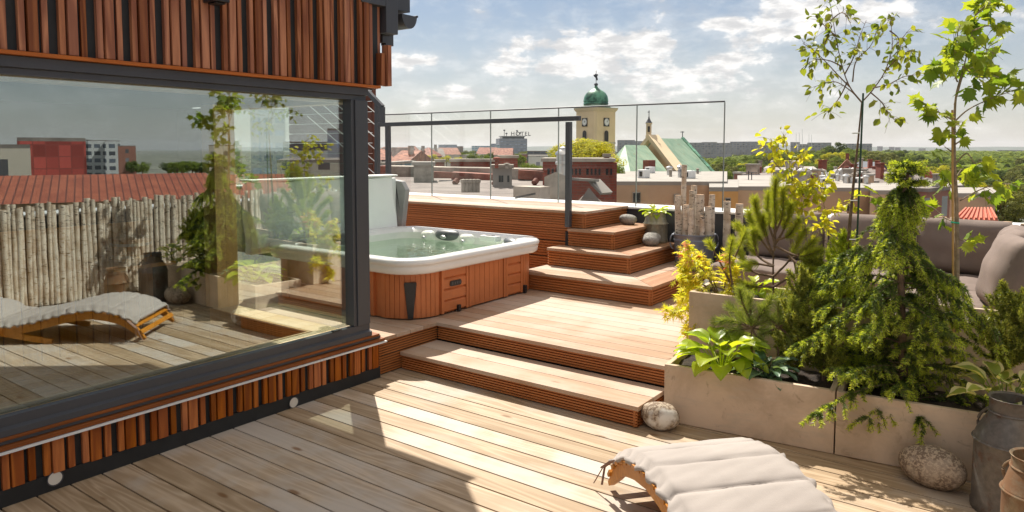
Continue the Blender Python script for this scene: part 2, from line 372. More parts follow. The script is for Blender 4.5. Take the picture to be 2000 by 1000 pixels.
def glassmat(name, refl, tint, ior_boost=.25, rough=0.0):
    m = bpy.data.materials.new(name); m.use_nodes = True; nt = m.node_tree; nt.nodes.clear(); g = NG(nt)
    gl = g.n('ShaderNodeBsdfGlossy', i_Roughness=rough, i_Color=(.90, .98, 1, 1)); tr = g.n('ShaderNodeBsdfTransparent', i_Color=(*tint, 1))
    lw = g.n('ShaderNodeLayerWeight', i_Blend=.35); f = g.m('ADD', refl, g.m('MULTIPLY', lw.outputs['Fresnel'], ior_boost))
    mx = g.n('ShaderNodeMixShader', i_0=f); nt.links.new(tr.outputs[0], mx.inputs[1]); nt.links.new(gl.outputs[0], mx.inputs[2])
    o = g.n('ShaderNodeOutputMaterial'); nt.links.new(mx.outputs[0], o.inputs[0]); return m
M['pane'] = glassmat('coated_window_glass', .25, (.93, .97, .94), .25)
M['pane_side'] = glassmat('side_window_glass', .02, (.95, .98, .96), .2)
M['railglass'] = glassmat('railing_glass', .006, (.988, .993, .99), .12)
M['glassedge'] = plain('glass_edge', (.24, .27, .26), .2)
def water():
    m, g, p, o = newmat('tub_water'); P = g.n('ShaderNodeNewGeometry').outputs['Position']
    p.inputs['Base Color'].default_value = (.62, .90, .76, 1); p.inputs['Roughness'].default_value = .04; p.inputs['Transmission Weight'].default_value = .0
    tr = g.n('ShaderNodeBsdfTransparent', i_Color=(.78, .94, .87, 1)); gl = g.n('ShaderNodeBsdfGlossy', i_Roughness=.03)
    b = g.n('ShaderNodeBump', i_Height=g.noise(P, 9, 3, .5, .5), i_Strength=.25, i_Distance=.02); g.nt.links.new(b.outputs[0], gl.inputs['Normal'])
    lw = g.n('ShaderNodeFresnel', i_IOR=1.33); g.nt.links.new(b.outputs[0], lw.inputs['Normal'])
    mx = g.n('ShaderNodeMixShader', i_0=lw.outputs[0]); g.nt.links.new(tr.outputs[0], mx.inputs[1]); g.nt.links.new(gl.outputs[0], mx.inputs[2]); g.nt.links.new(mx.outputs[0], o.inputs[0]); return m
M['water'] = water()
# ================================================================== TERRACE FLOOR
BP = .15; Y0 = .807 * H      # board seams measured from the picture
mb = MB(); rr = random.Random(3)
FXR = .62
k = -32
while True:
    y0 = Y0 + k * BP
    if y0 > 4.6: break
    # each run is broken into two or three boards
    x = -3.84 if y0 < 3.6 else -3.95
    cuts = [x] + sorted(rr.uniform(-2.6, .1) for _ in range(1 if rr.random() < .25 else 0)) + [FXR]
    for a, b in zip(cuts[:-1], cuts[1:]): mb.box(a + .0015, b - .0015, y0 + .0045, y0 + BP - .0045, -.028, 0)
    k += 1
dk = mb.build('deck', M['deck'], bevel=.002); tag(dk, 'weathered pine boards of the lower terrace deck', 'deck', kind='structure')
mb = MB(); mb.box(-12, 3, -5.5, 9.2, -.35, -.06); sb = mb.build('roof_slab', M['black']); tag(sb, 'dark roof slab under the terrace decking', 'roof', kind='structure')
mb = MB(); mb.box(-11.9, 2.9, -5.4, 9.1, -20, -.36)
# raised platform -------------------------------------------------------------
ZP = .285
pf = thing('raised_platform', (-2.9, 4.25, 0), 'raised reddish timber platform between the hot tub and the concrete planters', 'deck platform')
mb = MB(); y = 3.62; 
def boards_x(mb, x0, x1, ya, yb, z0, z1, pitch=.145, gap=.006, first=None):
    n = max(1, round((yb - ya) / pitch)); p = (yb - ya) / n
    for i in range(n): mb.box(x0, x1, ya + i * p + (gap / 2 if i else 0), ya + (i + 1) * p - (gap / 2 if i < n - 1 else 0), z0, z1)
def boards_y(mb, y0, y1, xa, xb, z0, z1, pitch=.145, gap=.006):
    n = max(1, round((xb - xa) / pitch)); p = (xb - xa) / n
    for i in range(n): mb.box(xa + i * p + (gap / 2 if i else 0), xa + (i + 1) * p - (gap / 2 if i < n - 1 else 0), y0, y1, z0, z1)
boards_x(mb, -7.6, -3.85, 3.63, 4.235, ZP - .028, ZP)
boards_x(mb, -7.6, -1.86, 4.235, 7.45, ZP - .028, ZP)
boards_x(mb, -1.857, .6, 4.64, 7.45, ZP - .028, ZP)
mb.build('deck_boards', M['plat'], pf, bevel=.002)
def ridge_prof(h, n, back=-.03, amp=.014):
    pr = [(back, 0)]; p = h / n
    for i in range(n):
        z = i * p; pr += [(0 - amp, z + .0005), (0 - amp, z + p * .30), (0, z + p * .38), (0, z + p * .93), (-amp, z + p * .999)]
    pr += [(back, h)]; return pr
def riser(name, p0, p1, out, h, mat, parent, n=None, gapc=None):
    mb = MB(); mb.extr(ridge_prof(h, n or max(3, round(h / .019))), p0, p1, out); return mb.build(name, mat, parent)
# platform risers
riser('riser', (-3.858, 4.253, .142), (-1.875, 4.253, .142), (0, -1, 0), .112, M['riserx'], pf)
riser('riser', (-3.868, 3.62, .142), (-3.868, 4.26, .142), (1, 0, 0), .112, M['risery'], pf)
riser('riser', (-3.868, 3.62, .003), (-3.868, 4.26, .003), (1, 0, 0), .135, M['risery'], pf)
mb = MB(); mb.box(-7.5, -3.88, 3.66, 7.4, -.02, ZP - .032); mb.box(-3.87, -1.9, 4.29, 7.4, -.02, ZP - .032); mb.box(-1.9, .58, 4.68, 7.4, -.02, ZP - .032); mb.build('substructure', M['black'], pf)
# lower step
st = thing('deck_step', (-2.85, 4.03, 0), 'long wooden step leading up from the lower deck beside the white boulder', 'step')
mb = MB(); boards_x(mb, -3.853, -1.862, 3.822, 4.24, .112, .14, .2); mb.build('tread', M['plat'], st, bevel=.002)
riser('riser', (-3.853, 3.84, .003), (-1.875, 3.84, .003), (0, -1, 0), .107, M['riserx'], st)
riser('riser', (-1.875, 3.842, .003), (-1.875, 4.24, .003), (1, 0, 0), .107, M['risery'], st)
# corner stairs ---------------------------------------------------------------
cs = thing('corner_stairs', (-4.5, 6.6, ZP), 'tiered wooden corner stairs climbing to the glass railing behind the hot tub', 'stairs')
lev = [ZP, .465, .652, .838, 1.022]
STP = [(-2.71, 5.80, -4.12, 7.42), (-3.15, 6.235, -4.10, 7.42), (-3.445, 6.46, -3.99, 7.42), (-3.83, 6.53, -9.0, 7.5)]
for i, (xr, yf, xl, yb) in enumerate(STP):
    z0, z1 = lev[i], lev[i + 1]
    s_ = thing('step', (0, 0, 0), None, None); s_.parent = cs; s_.location = (xr + 4.5, yf - 6.6, z1 - ZP)
    nx = STP[i + 1][0] if i < 3 else None; ny = STP[i + 1][1] if i < 3 else None
    o = .018; mb = MB(); mb2 = MB(); zt = z1 - .028
    if i < 3:
        wx, wy = xr - nx + .03, ny - yf + .03
        n = 2 if wy > .3 else 1; py_, px_ = wy / n, wx / n
        for j in range(n):   # mitred at the corner
            ya, yb_ = yf - o + j * py_, yf - o + (j + 1) * py_ - .005; xa, xb_ = xr + o - (j + 1) * px_ + .005, xr + o - j * px_
            mb.prism([(xl, ya), (xb_ - .003, ya), (xa - .003, yb_), (xl, yb_)], zt, z1)
            mb2.prism([(xb_, ya + .003), (xb_, yb), (xa, yb), (xa, yb_ + .003)], zt, z1)
    else:
        boards_x(mb, xl, xr + o, yf - o, yb, zt, z1)
        for bx in range(0): pass
    mb.build('tread', M['plat'], s_, bevel=.002)
    if mb2.v: mb2.build('tread', M['platy'], s_, bevel=.002)
    zs = lev[i] if i == 0 else lev[i]
    hh = zt - zs - .002
    riser('riser', (xl, yf, zs + .001), (xr - .001, yf, zs + .001), (0, -1, 0), hh, M['riserx'], s_, 6)
    riser('riser', (xr, yf + .001, zs + .001), (xr, yb, zs + .001), (1, 0, 0), hh, M['risery'], s_, 6)
# grooved wall under the top platform, three boards high
for z0, z1 in ((.86, .99), (.69, .855), (.51, .685), (.33, .505)):
    if z1 < .99: riser('riser', (-9, 6.53, z0), (-3.995, 6.53, z0), (0, -1, 0), z1 - z0 - .006, M['riserx'], cs, 6)
mb = MB(); mb.box(-9, -4.0, 6.56, 7.4, ZP, .98); mb.box(-4.1, -3.87, 6.57, 7.4, ZP, .98); mb.box(-4.05, -3.5, 6.5, 7.4, ZP, .8); mb.box(-4.05, -3.2, 6.28, 7.4, ZP, .62); mb.box(-4.05, -2.76, 5.85, 7.4, ZP, .43)
mb.build('stair_core', M['black'], cs)
# parapet ---------------------------------------------------------------------
pp = thing('parapet', (-3, 7.7, 0), 'low roof parapet with white metal coping behind stairs and sofa', 'parapet wall')
mb = MB(); mb.box(-12, 1.4, 7.53, 7.95, -.3, .985); mb.build('wall', M['anth'], pp)
mb = MB(); 
x = -12
while x < 1.4: mb.box(x + .002, min(x + 2.0, 1.4) - .002, 7.505, 8.0, .988, 1.012); x += 2.0
mb.build('coping', M['white'], pp, bevel=.003)
mb = MB(); a = on_z(1010, 386, 1.013); mb.extr([(0, 0), (.05, 0), (.05, .03), (0, .03)], on_z(1008, 388, 1.013), on_z(1046, 380, 1.013), (.3, -.9, 0)); mb.build('metal_strip', M['anth'], pp)
# glass railing
GS = [-8.25, -6.88, -5.83, -4.77, -3.71, -2.69]
gr = thing('glass_railing', (-5, 7.5, 1.02), 'frameless clear glass balustrade with thin steel top rail along the roof edge', 'glass railing')
for a, b in zip(GS[:-1], GS[1:]):
    zt = 2.175
    pn = MB().box(a + .005, b - .005, 7.478, 7.49, 1.02, zt).build('glass_panel', M['railglass'], gr)
    e = MB().box(b - .0045, b + .0045, 7.476, 7.492, 1.02, zt); e.build('panel_edge', M['glassedge'], pn)
MB().tube([(GS[0], 7.484, 2.185), (GS[-1], 7.484, 2.185)], .009, 8).build('top_rail', M['anth'], gr, smooth=True)
# steel hand rail
hr = thing('metal_handrail', (-4.0, 6.50, .84), 'dark square tube handrail on two posts crossing in front of the glass', 'handrail')
mb = MB(); yr = 6.47
def P_(px, py): return on_y(px, py, yr)
pl = P_(1115, 447); MB().bar((-3.995, yr, .85), (-3.995, yr, 1.965), .055, .055).build('post', M['anth'], hr, bevel=.003)
MB().bar((-6.70, yr, 1.02), (-6.70, yr, 1.965), .055, .055).build('post', M['anth'], hr, bevel=.003)
MB().bar((-6.86, yr, 1.99), (-3.86, yr, 2.0), .055, .05).build('top_bar', M['anth'], hr, bevel=.003)
mb = MB(); pts = [P_(747, 244), P_(747, 209), P_(731, 192)]
for a, b in zip(pts[:-1], pts[1:]): mb.bar(a, b, .05)
mb.build('bracket_bar', M['anth'], hr)
# stair rail and siding wall behind the house corner
sr = thing('stair_rail', (-7.1, 6.6, 1.02), 'dark metal stair rail with diagonal steel cables at the house corner', 'stair rail')
mb = MB(); y2 = 6.62
def Q_(px, py): return on_y(px, py, y2)
q = [Q_(690, 152), Q_(721, 182), Q_(737, 200), Q_(737, 352)]
for a, b in zip(q[:-1], q[1:]): mb.bar(a, b, .055)
mb.build('frame', M['anth'], sr)
for k in range(-6, 6):
    a = Q_(600, 222 + k * 24 - 115); b = Q_(735, 222 + k * 24)
    if b.z > 1.05: MB().tube([a, b], .006, 6).build('steel_cable', M['cable'], sr)
wl = thing('siding_wall', (-7.9, 7.2, 1), 'brown red wall of horizontal boards behind the stair rail', 'wall')
mb = MB(); z = 1.02
M['siding'] = wood('brown_siding', (.19, .075, .05), (.12, .045, .03), 'x', .6, .3)
while z < 2.7: mb.extr([(0, 0), (.02, .012), (.02, .135), (-.05, .145), (-.05, 0)], (-9.6, 7.14, z), (-7.70, 7.14, z), (0, -1, 0)); z += .15
mb.build('board_cladding', M['siding'], wl)
MB().box(-7.69, -7.66, 7.12, 7.17, 1.02, 2.75).build('corner_board', M['siding'], wl)

# ================================================================== HOUSE
hs = thing('timber_clad_house', (-3.9, 1, 0), 'timber slat clad roof house with a big reflecting corner window', 'building')
WX = -3.84
SIL = -3.8
# lower skirt
MB().box(-4.2, WX - .012, -4, 3.60, -.3, .255).build('skirt_backing', M['black'], hs)
mb = MB(); mb.box(WX - .012, WX + .004, -4, 3.60, 0, .085); mb.build('base_flashing', M['black'], hs)
mb = MB(); y = -4.0; pat = [(.052, .012), (.034, .038), (.034, .012)]; i = 0
rr = random.Random(5)
while y < 3.58:
    for wd, gp in ((.052, .020), (.030, .036), (.030, .007)):
        if y + wd > 3.6: break
        mb.box(WX - .012, WX + (.014 if wd > .04 else .009), y, y + wd, .088 - rr.uniform(0, .006), .262); y += wd + gp
mb.build('skirt_slats', M['slat_low'], hs, bevel=.0015)
for px, py in ((107, 934), (573, 786)):
    c = on_x(px, py, WX + .006); mb = MB()
    b0 = MB(); n = 20
    f1 = [(WX + .007, c.y + .032 * math.cos(2*math.pi*k/n), c.z + .032 * math.sin(2*math.pi*k/n)) for k in range(n)]
    f2 = [(WX + .0105, *p[1:]) for p in f1]
    b0.add(f1 + f2, [tuple(range(n, 2*n))] + [(k, (k+1) % n, n + (k+1) % n, n + k) for k in range(n)])
    lo = b0.build('wall_spotlight', M['lampglass'], hs)
    n2 = MB(); r1 = [(WX + .012, c.y + r*math.cos(2*math.pi*k/n), c.z + r*math.sin(2*math.pi*k/n)) for r in (.0325, .038) for k in range(n)]
    n2.add(r1, [(k, (k+1) % n, n + (k+1) % n, n + k) for k in range(n)]); n2.build('ring', M['anth'], lo)
MB().box(WX - .02, WX + .045, -4, 3.635, .264, .274).build('drip_strip', M['white'], hs)
MB().box(WX - .1, WX + .035, -4, 3.625, .277, .297).build('sill_board', M['trimwood'], hs, bevel=.002)
MB().box(WX - .1, WX + .012, -4, 3.60, .300, .318).build('sill_shadow_gap', M['anth'], hs)
MB().box(WX - .1, WX + .02, -4, 3.585, .318, .334).build('sill_board', M['trimwood'], hs, bevel=.002)
# window
wn = thing('corner_window', (0, 0, 0), None, None); wn.parent = hs; wn.location = (GX + 3.9, 1.0 - 1, 0)
bf = MB(); bf.extr([(0, 0), (.075, 0), (.075, .03), (.05, .04), (.05, .085), (0, .085)], (WX - .06, -4, .336), (WX - .06, 3.515, .336), (1, 0, 0)); bf.build('bottom_frame', M['anth'], wn)
tf = MB(); tf.extr([(0, 0), (.05, 0), (.05, .03), (.075, .035), (.075, .085), (0, .085)], (WX - .07, -4, 2.02), (WX - .07, 3.515, 2.02), (1, 0, 0)); tf.build('top_frame', M['anth'], wn)
mb = MB(); mb.box(WX - .10, WX + .0, 3.40, 3.515, .422, 2.019); mb.box(WX - .10, WX - .012, 3.372, 3.399, .422, 2.019); mb.build('corner_post', M['anth'], wn, bevel=.003)
MB().box(GX - .003, GX + .003, -4, 3.38, .42, 2.022).build('pane', M['pane'], wn)
MB().box(GX - 1.6, GX - .035, 3.505, 3.511, .30, 2.03).build('pane', M['pane_side'], wn)
MB().box(GX - 1.6, GX - .03, 3.48, 3.53, .262, .30).build('side_frame', M['anth'], wn); MB().box(GX - 1.6, GX - .03, 3.48, 3.53, 2.03, 2.10).build('side_frame', M['anth'], wn)
MB().box(WX - .03, WX + .001, 3.18, 3.25, .425, .432).build('frame_latch', M['black'], wn)
# upper cladding
MB().box(-6, WX - .005, -4, 3.62, 2.108, 4.4).build('upper_wall', M['black'], hs)
MB().box(WX - .10, WX + .045, -4, 3.60, 2.108, 2.126).build('soffit_strip', M['soffit'], hs)
M['navy'] = plain('blue_side_slat', (.035, .05, .085), .6)
mb = MB(); mbd = MB(); y = -4.0; CP = .1725; off0 = 3.600
y = off0 - 40 * CP
while y < off0 - .02:
    z0 = 2.130
    mb.box(WX - .005, WX + .024, y, y + .027, z0, 4.4)          # narrow, deep slat
    mb.box(WX - .005, WX + .032, y + .037, y + .080, z0, 4.4)   # wide slat
    mb.box(WX - .005, WX + .014, y + .101, y + .128, z0, 4.4)
    y += CP
mb.build('upper_slats', M['slat'], hs, bevel=.0015)
mb = MB()
for yy, dx in ((3.604, .05), (3.66, .06)): mb.box(WX - .005, WX + dx, yy, yy + .034, 2.130, 2.36 if yy < 3.65 else 2.42)
x = WX - .02
while x > -6: mb.box(x - .06, x, 3.622, 3.66 if int(x * 20) % 2 else 3.68, 2.130, 4.4); x -= .1
mb.build('end_slats', M['slat'], hs, bevel=.0015)
# roof edge metalwork: flashing box, gutter and bracket
def S_(px, py, X=-3.84): return on_x(px, py, X)
a = S_(738, 66); b = S_(771, 0)
mb = MB(); mb.box(WX - 2.3, WX + .035, S_(748, 60).y, S_(771, 60).y, S_(755, 66).z, 4.5); mb.box(WX - 2.3, WX + .035, S_(700, 0).y, S_(748, 60).y - .002, S_(700, 4).z, 4.5)
mb.build('edge_flashing', M['anth'], hs, bevel=.004)
mb = MB(); mb.box(WX - 2.2, WX - .06, S_(771, 30).y + .002, S_(812, 30).y, S_(790, 18).z, 4.5); mb.box(WX - .16, WX - .05, S_(771, 30).y, S_(787, 30).y, S_(780, 55).z, S_(780, 15).z)
mb.build('roof_fascia', M['anth'], hs)
gc = S_(789, 26); gy0 = gc.y; R_ = S_(819, 26).y - S_(789, 26).y
n = 12; prof = [(gy0 + .0 + R_ * .97 * (1 - math.cos(math.pi * k / n)) / 2 * 1.0, gc.z - .10 * math.sin(math.pi * k / n)) for k in range(n + 1)]
mb = MB(); rings = [[(x, yy, zz) for yy, zz in prof] for x in (WX - .02, WX - 2.3)]; mb.loft(rings, closed=False)
mb.add([(WX - .02, yy, zz) for yy, zz in prof], [tuple(range(n + 1))]); mb.tube([(WX - .015, prof[-1][0], prof[-1][1]), (WX - 2.3, prof[-1][0], prof[-1][1])], .009, 8)
mb.build('gutter', M['anth'], hs, smooth=True)
mb = MB(); mb.box(WX - .1, WX - .05, S_(763, 90).y, S_(778, 90).y, S_(770, 88).z, S_(770, 55).z); mb.box(WX - .1, WX - .05, S_(757, 80).y, S_(763, 80).y, S_(760, 82).z, S_(760, 68).z); mb.build('gutter_bracket', M['anth'], hs)
MB().box(-6.4, -3.78, -4, 3.55, 4.4, 4.52).build('roof', M['anth'], hs)
lamp = MB(); c = S_(421, 2, WX + .1); lamp.box(WX + .046, WX + .17, c.y - .045, c.y + .045, c.z - .012, c.z + .2); lamp.box(WX + .07, WX + .15, c.y - .03, c.y + .03, c.z - .022, c.z - .013); lamp.build('wall_lamp', M['blackplastic'], hs, bevel=.006)
# back of the house and interior
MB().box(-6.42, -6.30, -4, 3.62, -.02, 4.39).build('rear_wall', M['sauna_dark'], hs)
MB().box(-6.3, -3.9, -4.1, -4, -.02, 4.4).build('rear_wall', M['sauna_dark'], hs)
mb = MB(); x = -6.29
boards_y(mb, -3.9, 3.46, -6.29, -3.96, -.02, .0, .14); mb.build('interior_floor', M['sauna'], hs)
mb = MB(); y = -.9
while y < 3.1: mb.box(-6.29, -6.268, y, y + .115, 0, 1.05); y += .128
mb.build('interior_boards', M['sauna'], hs)
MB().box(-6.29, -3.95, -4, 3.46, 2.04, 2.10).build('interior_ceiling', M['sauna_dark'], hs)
mb = MB(); boards_y(mb, 3.28, 3.47, -5.5, -4.2, .33, .352, .17, .004)
yb = -4.0
mbb = MB()
while yb < 3.46: mbb.box(-4.2, -3.935, yb, min(yb + .17, 3.47) - .004, .33, .352); yb += .17
mbb.build('interior_sill', M['pine_sill'], hs); mb.build('interior_sill', M['pine_sill'], hs)
MB().box(-4.216, -4.2, -4, 3.28, .2, .358).build('sill_nosing', M['pine_sill'], hs)
mb = MB(); mb.box(-5.5, -4.215, 3.26, 3.28, 0, .352); mb.box(-4.23, -4.216, -4, 3.26, 0, .30); mb.build('sill_apron', M['sauna'], hs)
mb = MB(); mb.box(-5.62, -5.44, 3.30, 3.385, 0.352, 2.04); mb.box(-5.62, -5.44, 3.387, 3.49, 0.352, 2.04); mb.build('interior_post', M['pine_in'], hs)
mb = MB(); mb.box(-4.03, -3.935, -4, 3.5, 2.0, 2.038); mb.box(-5.6, -4.03, 3.40, 3.5, 2.0, 2.038); mb.build('window_head_trim', M['pine_sill'], hs)
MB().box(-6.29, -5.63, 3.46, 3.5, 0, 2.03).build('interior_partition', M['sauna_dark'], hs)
# wooden bucket on a shelf inside
sh = thing('bucket_shelf', (-5.9, 2.85, .74), 'small wooden wall shelf inside the window holding the bucket', 'shelf')
MB().box(-6.25, -5.75, 2.62, 3.12, .72, .75).build('board', M['bucketwood'], sh); MB().box(-6.25, -5.95, 2.85, 2.89, .58, .72).build('bracket', M['bucketwood'], sh)
bk = thing('wooden_bucket', (-5.98, 2.87, .752), 'wooden sauna bucket with metal hoops behind the window glass', 'bucket')
mb = MB(); mb.lathe([(.001, 0), (.125, 0), (.148, .20), (.138, .20), (.116, .02), (.001, .02)], (-5.98, 2.87, .752), 22); mb.build('staves', M['bucketwood'], bk)
for z, r in ((.05, .1325), (.15, .1445)): MB().lathe([(r, z - .011), (r + .003, z - .011), (r + .005, z + .011), (r + .001, z + .011)], (-5.98, 2.87, .752), 22).build('hoop', M['steel'], bk)

# ================================================================== HOT TUB
TX0, TX1, TY0, TY1 = -5.92, -3.93, 4.02, 5.99
def rrect(x0, x1, y0, y1, r, z, n=8):
    pts = []
    for cx, cy, a0 in ((x1 - r, y1 - r, 0), (x0 + r, y1 - r, 90), (x0 + r, y0 + r, 180), (x1 - r, y0 + r, 270)):
        for k in range(n + 1):
            a = math.radians(a0 + 90 * k / n); pts.append((cx + r * math.cos(a), cy + r * math.sin(a), z))
    return pts
def inset(d, r, z): return rrect(TX0 + d, TX1 - d, TY0 + d, TY1 - d, r, z, 10)
tb = thing('hot_tub', (-4.93, 4.98, ZP), 'square outdoor hot tub with white acrylic rim and orange brown cabinet', 'hot tub')
zt = ZP
cabn = MB(); cabn.loft([inset(.06, .30, zt + .01), inset(.06, .30, zt + .42)]); cab = cabn.build('cabinet', M['tubcab'], tb, smooth=True)
# vertical ribs on corners, horizontal boards on panels
mb = MB(); 
ring = [Vector(p) for p in inset(.06, .33, 0)]
def outward(p, q): d = (q - p).normalized(); return Vector((d.y, -d.x, 0))
# rounded corner ribs
def arc(cx, cy, r, a0, a1, n): return [(cx + r * math.cos(math.radians(a0 + (a1 - a0) * k / n)), cy + r * math.sin(math.radians(a0 + (a1 - a0) * k / n))) for k in range(n + 1)]
for cx, cy, a0 in ((TX1 - .39, TY0 + .39, 270), (TX0 + .39, TY0 + .39, 180), (TX1 - .39, TY1 - .39, 0)):
    cr = MB(); pts = arc(cx, cy, .335, a0 + 2, a0 + 88, 12); po = arc(cx, cy, .348, a0 + 2, a0 + 88, 12)
    for i in range(12):
        f = .06
        A = Vector(po[i]).lerp(Vector(po[i+1]), f); B = Vector(po[i]).lerp(Vector(po[i+1]), 1 - f)
        cr.prism([pts[i], tuple(A), tuple(B), pts[i+1]], zt + .012, zt + .40)
    cr.build('corner_panel', M['tubcab'], tb)
XS = TX1 - .06
def panel_h(ya, yb, out='x', base=None, dx=0):
    mb = MB(); hgt = .385; n = 4; p = hgt / n
    for i in range(n):
        z0 = zt + .015 + i * p
        pr = [(0, z0), (.006, z0), (.022, z0 + .014), (.022, z0 + p - .012), (.006, z0 + p), (0, z0 + p)]
        if out == 'x': mb.extr([(a, b) for a, b in pr], (XS, ya, 0), (XS, yb, 0), (1, 0, 0))
        else: mb.extr([(a, b) for a, b in pr], (yb, TY0 + .06, 0), (ya, TY0 + .06, 0), (0, -1, 0))
    return mb
panel_h(4.44, 4.74).build('side_panel', M['tubcab'], tb); panel_h(5.34, 5.56).build('side_panel', M['tubcab'], tb)
mb = MB()
for i in range(7): y = 4.80 + i * .069; mb.box(XS, XS + .019, y + .002, y + .066, zt + .015, zt + .40)
mb.build('side_panel', M['tubcab'], tb)
for y in (4.425, 4.745, 4.785, 5.29, 5.325, 5.565): MB().box(XS, XS + .027, y, y + .03, zt + .012, zt + .41).build('panel_trim', M['tubcab'], tb, bevel=.003)
panel_h(-4.42, -4.75, 'y').build('side_panel', M['tubcab'], tb)
for x in (-4.42, -4.78): MB().box(x, x + .03, TY0 + .033, TY0 + .06, zt + .012, zt + .41).build('panel_trim', M['tubcab'], tb)
mb = MB(); zc = zt + .255; n = 8
oval = [(XS + .023, 4.60 + .075 * (1 if math.cos(a) > 0 else -1) * .75 + .018 * math.cos(a), zc + .024 * math.sin(a)) for a in [2 * math.pi * k / 16 + .01 for k in range(16)]]
mb.add(oval + [(p[0] + .008, p[1], p[2]) for p in oval], [tuple(range(16, 32))] + [(k, (k+1) % 16, 16 + (k+1) % 16, 16 + k) for k in range(16)]); pl_ = mb.build('name_plate', M['blackplastic'], tb)
mb = MB()
for i in range(4): y = 4.545 + i * .032; mb.box(XS + .032, XS + .034, y, y + .018, zc - .010, zc + .010)
mb.build('plate_marks', M['anth'], pl_)
# black tapered vent on the corner
d = Vector((math.cos(math.radians(315)), math.sin(math.radians(315)), 0)); c0 = Vector((TX1 - .39, TY0 + .39, 0)) + d * .350; tdir = Vector((-d.y, d.x, 0))
mb = MB(); shp = [(-.048, .31), (.048, .31), (.052, .295), (.022, .012), (-.022, .012), (-.052, .295)]
mb.add([c0 + tdir * a + Vector((0, 0, zt + b)) for a, b in shp] + [c0 + d * .016 + tdir * a * .92 + Vector((0, 0, zt + b)) for a, b in shp], [(6,7,8,9,10,11)] + [(k, (k+1) % 6, 6 + (k+1) % 6, 6 + k) for k in range(6)]); mb.build('corner_vent', M['blackplastic'], tb)
MB().box(XS + .02, XS + .045, 4.62, 4.65, zt + .005, zt + .06).build('drain_cap', M['blackplastic'], tb); MB().box(XS + .02, XS + .05, 5.60, 5.63, zt + .005, zt + .08).build('drain_cap', M['blackplastic'], tb)
# rim
rim = MB(); RR = .74
prof = [(.055, .34, .40), (.03, .36, .385), (.010, .38, .385), (0, .38, .40), (-.004, .38, .44), (.0, .38, .455), (-.012, .39, .46), (-.016, .39, .475), (-.010, .385, .497), (.010, .37, .510), (.05, .34, .512), (.10, .31, .506), (.135, .29, .49), (.155, .28, .46)]
rim.loft([inset(a, r * RR, zt + z) for a, r, z in prof]); rim.build('rim', M['acryl'], tb, smooth='all')
bas = MB(); bas.loft([inset(a, r * (RR if a < .3 else 1), zt + z) for a, r, z in [(.155, .28, .461), (.165, .28, .43), (.19, .27, .36), (.25, .26, .26), (.27, .26, .16), (.50, .3, .13), (.53, .28, -.15), (.60, .25, -.2)]], caps=False)
bas.add(inset(.6, .25, zt - .2), [tuple(range(44))]); bas.build('basin', M['acryl_in'], tb, smooth='all')
wt = MB(); wt.add(inset(.172, .28 * RR, zt + .395), [tuple(range(44))]); wt.build('water', M['water'], tb)
# moulded seat backs and head pads
def pad(cx, cy, rz, w_=.34, name='head_pad', mat='pad', h=.11, z=.455):
    mb = MB(); R = Matrix.Rotation(rz, 3, 'Z')
    rings = []
    for s, zz, dd in ((1.0, -.6, 0.0), (1.05, -.2, .035), (1.0, .25, .05), (.9, .5, .02), (.85, .55, -.03)):
        r = []
        for k in range(17):
            a = -1 + 2 * k / 16; e = (1 - abs(a) ** 4)
            r.append(Vector((cx, cy, zt + z)) + R @ Vector((a * w_ / 2 * s, -dd * (.35 + .65 * e) - .03 * a * a * -1, zz * h * (.75 + .25 * e))))
        rings.append(r)
    mb.loft(rings, closed=False); o = mb.build(name, M[mat], tb, smooth='all'); return o
for cx, cy, rz in ((-5.15, TY1 - .165, 0), (TX0 + .165, 4.95, math.pi / 2), (TX1 - .285, TY1 - .285, -math.pi * .25), (TX0 + .27, TY0 + .29, math.pi * .75)):
    p_ = pad(cx, cy, rz)
    R = Matrix.Rotation(rz, 3, 'Z'); c = Vector((cx, cy, zt + .445)) + R @ Vector((0, -.054, 0)); mb = MB()
    n = 14; mb.add([c + R @ Vector((.045 * math.cos(2*math.pi*k/n), 0, .022 * math.sin(2*math.pi*k/n))) for k in range(n)] + [c + R @ Vector((.035 * math.cos(2*math.pi*k/n), -.012, .016 * math.sin(2*math.pi*k/n))) for k in range(n)], [tuple(range(n, 2*n))] + [(k, (k+1) % n, n + (k+1) % n, n + k) for k in range(n)]); mb.build('pad_jet', M['steel'], p_)
for cx in (-5.42, -4.86):
    pad(cx, TY1 - .17, 0, .22, 'seat_bolster', 'acryl_in', .13, .42)
    mb = MB(); cc = (cx, TY1 - .235, zt + .42); n = 14
    mb.add([(cc[0] + .03 * math.cos(2*math.pi*k/n), cc[1], cc[2] + .022 * math.sin(2*math.pi*k/n)) for k in range(n)] + [(cc[0] + .02 * math.cos(2*math.pi*k/n), cc[1] - .012, cc[2] + .015 * math.sin(2*math.pi*k/n)) for k in range(n)], [tuple(range(n, 2*n))] + [(k, (k+1) % n, n + (k+1) % n, n + k) for k in range(n)]); mb.build('jet', M['steel'], tb)
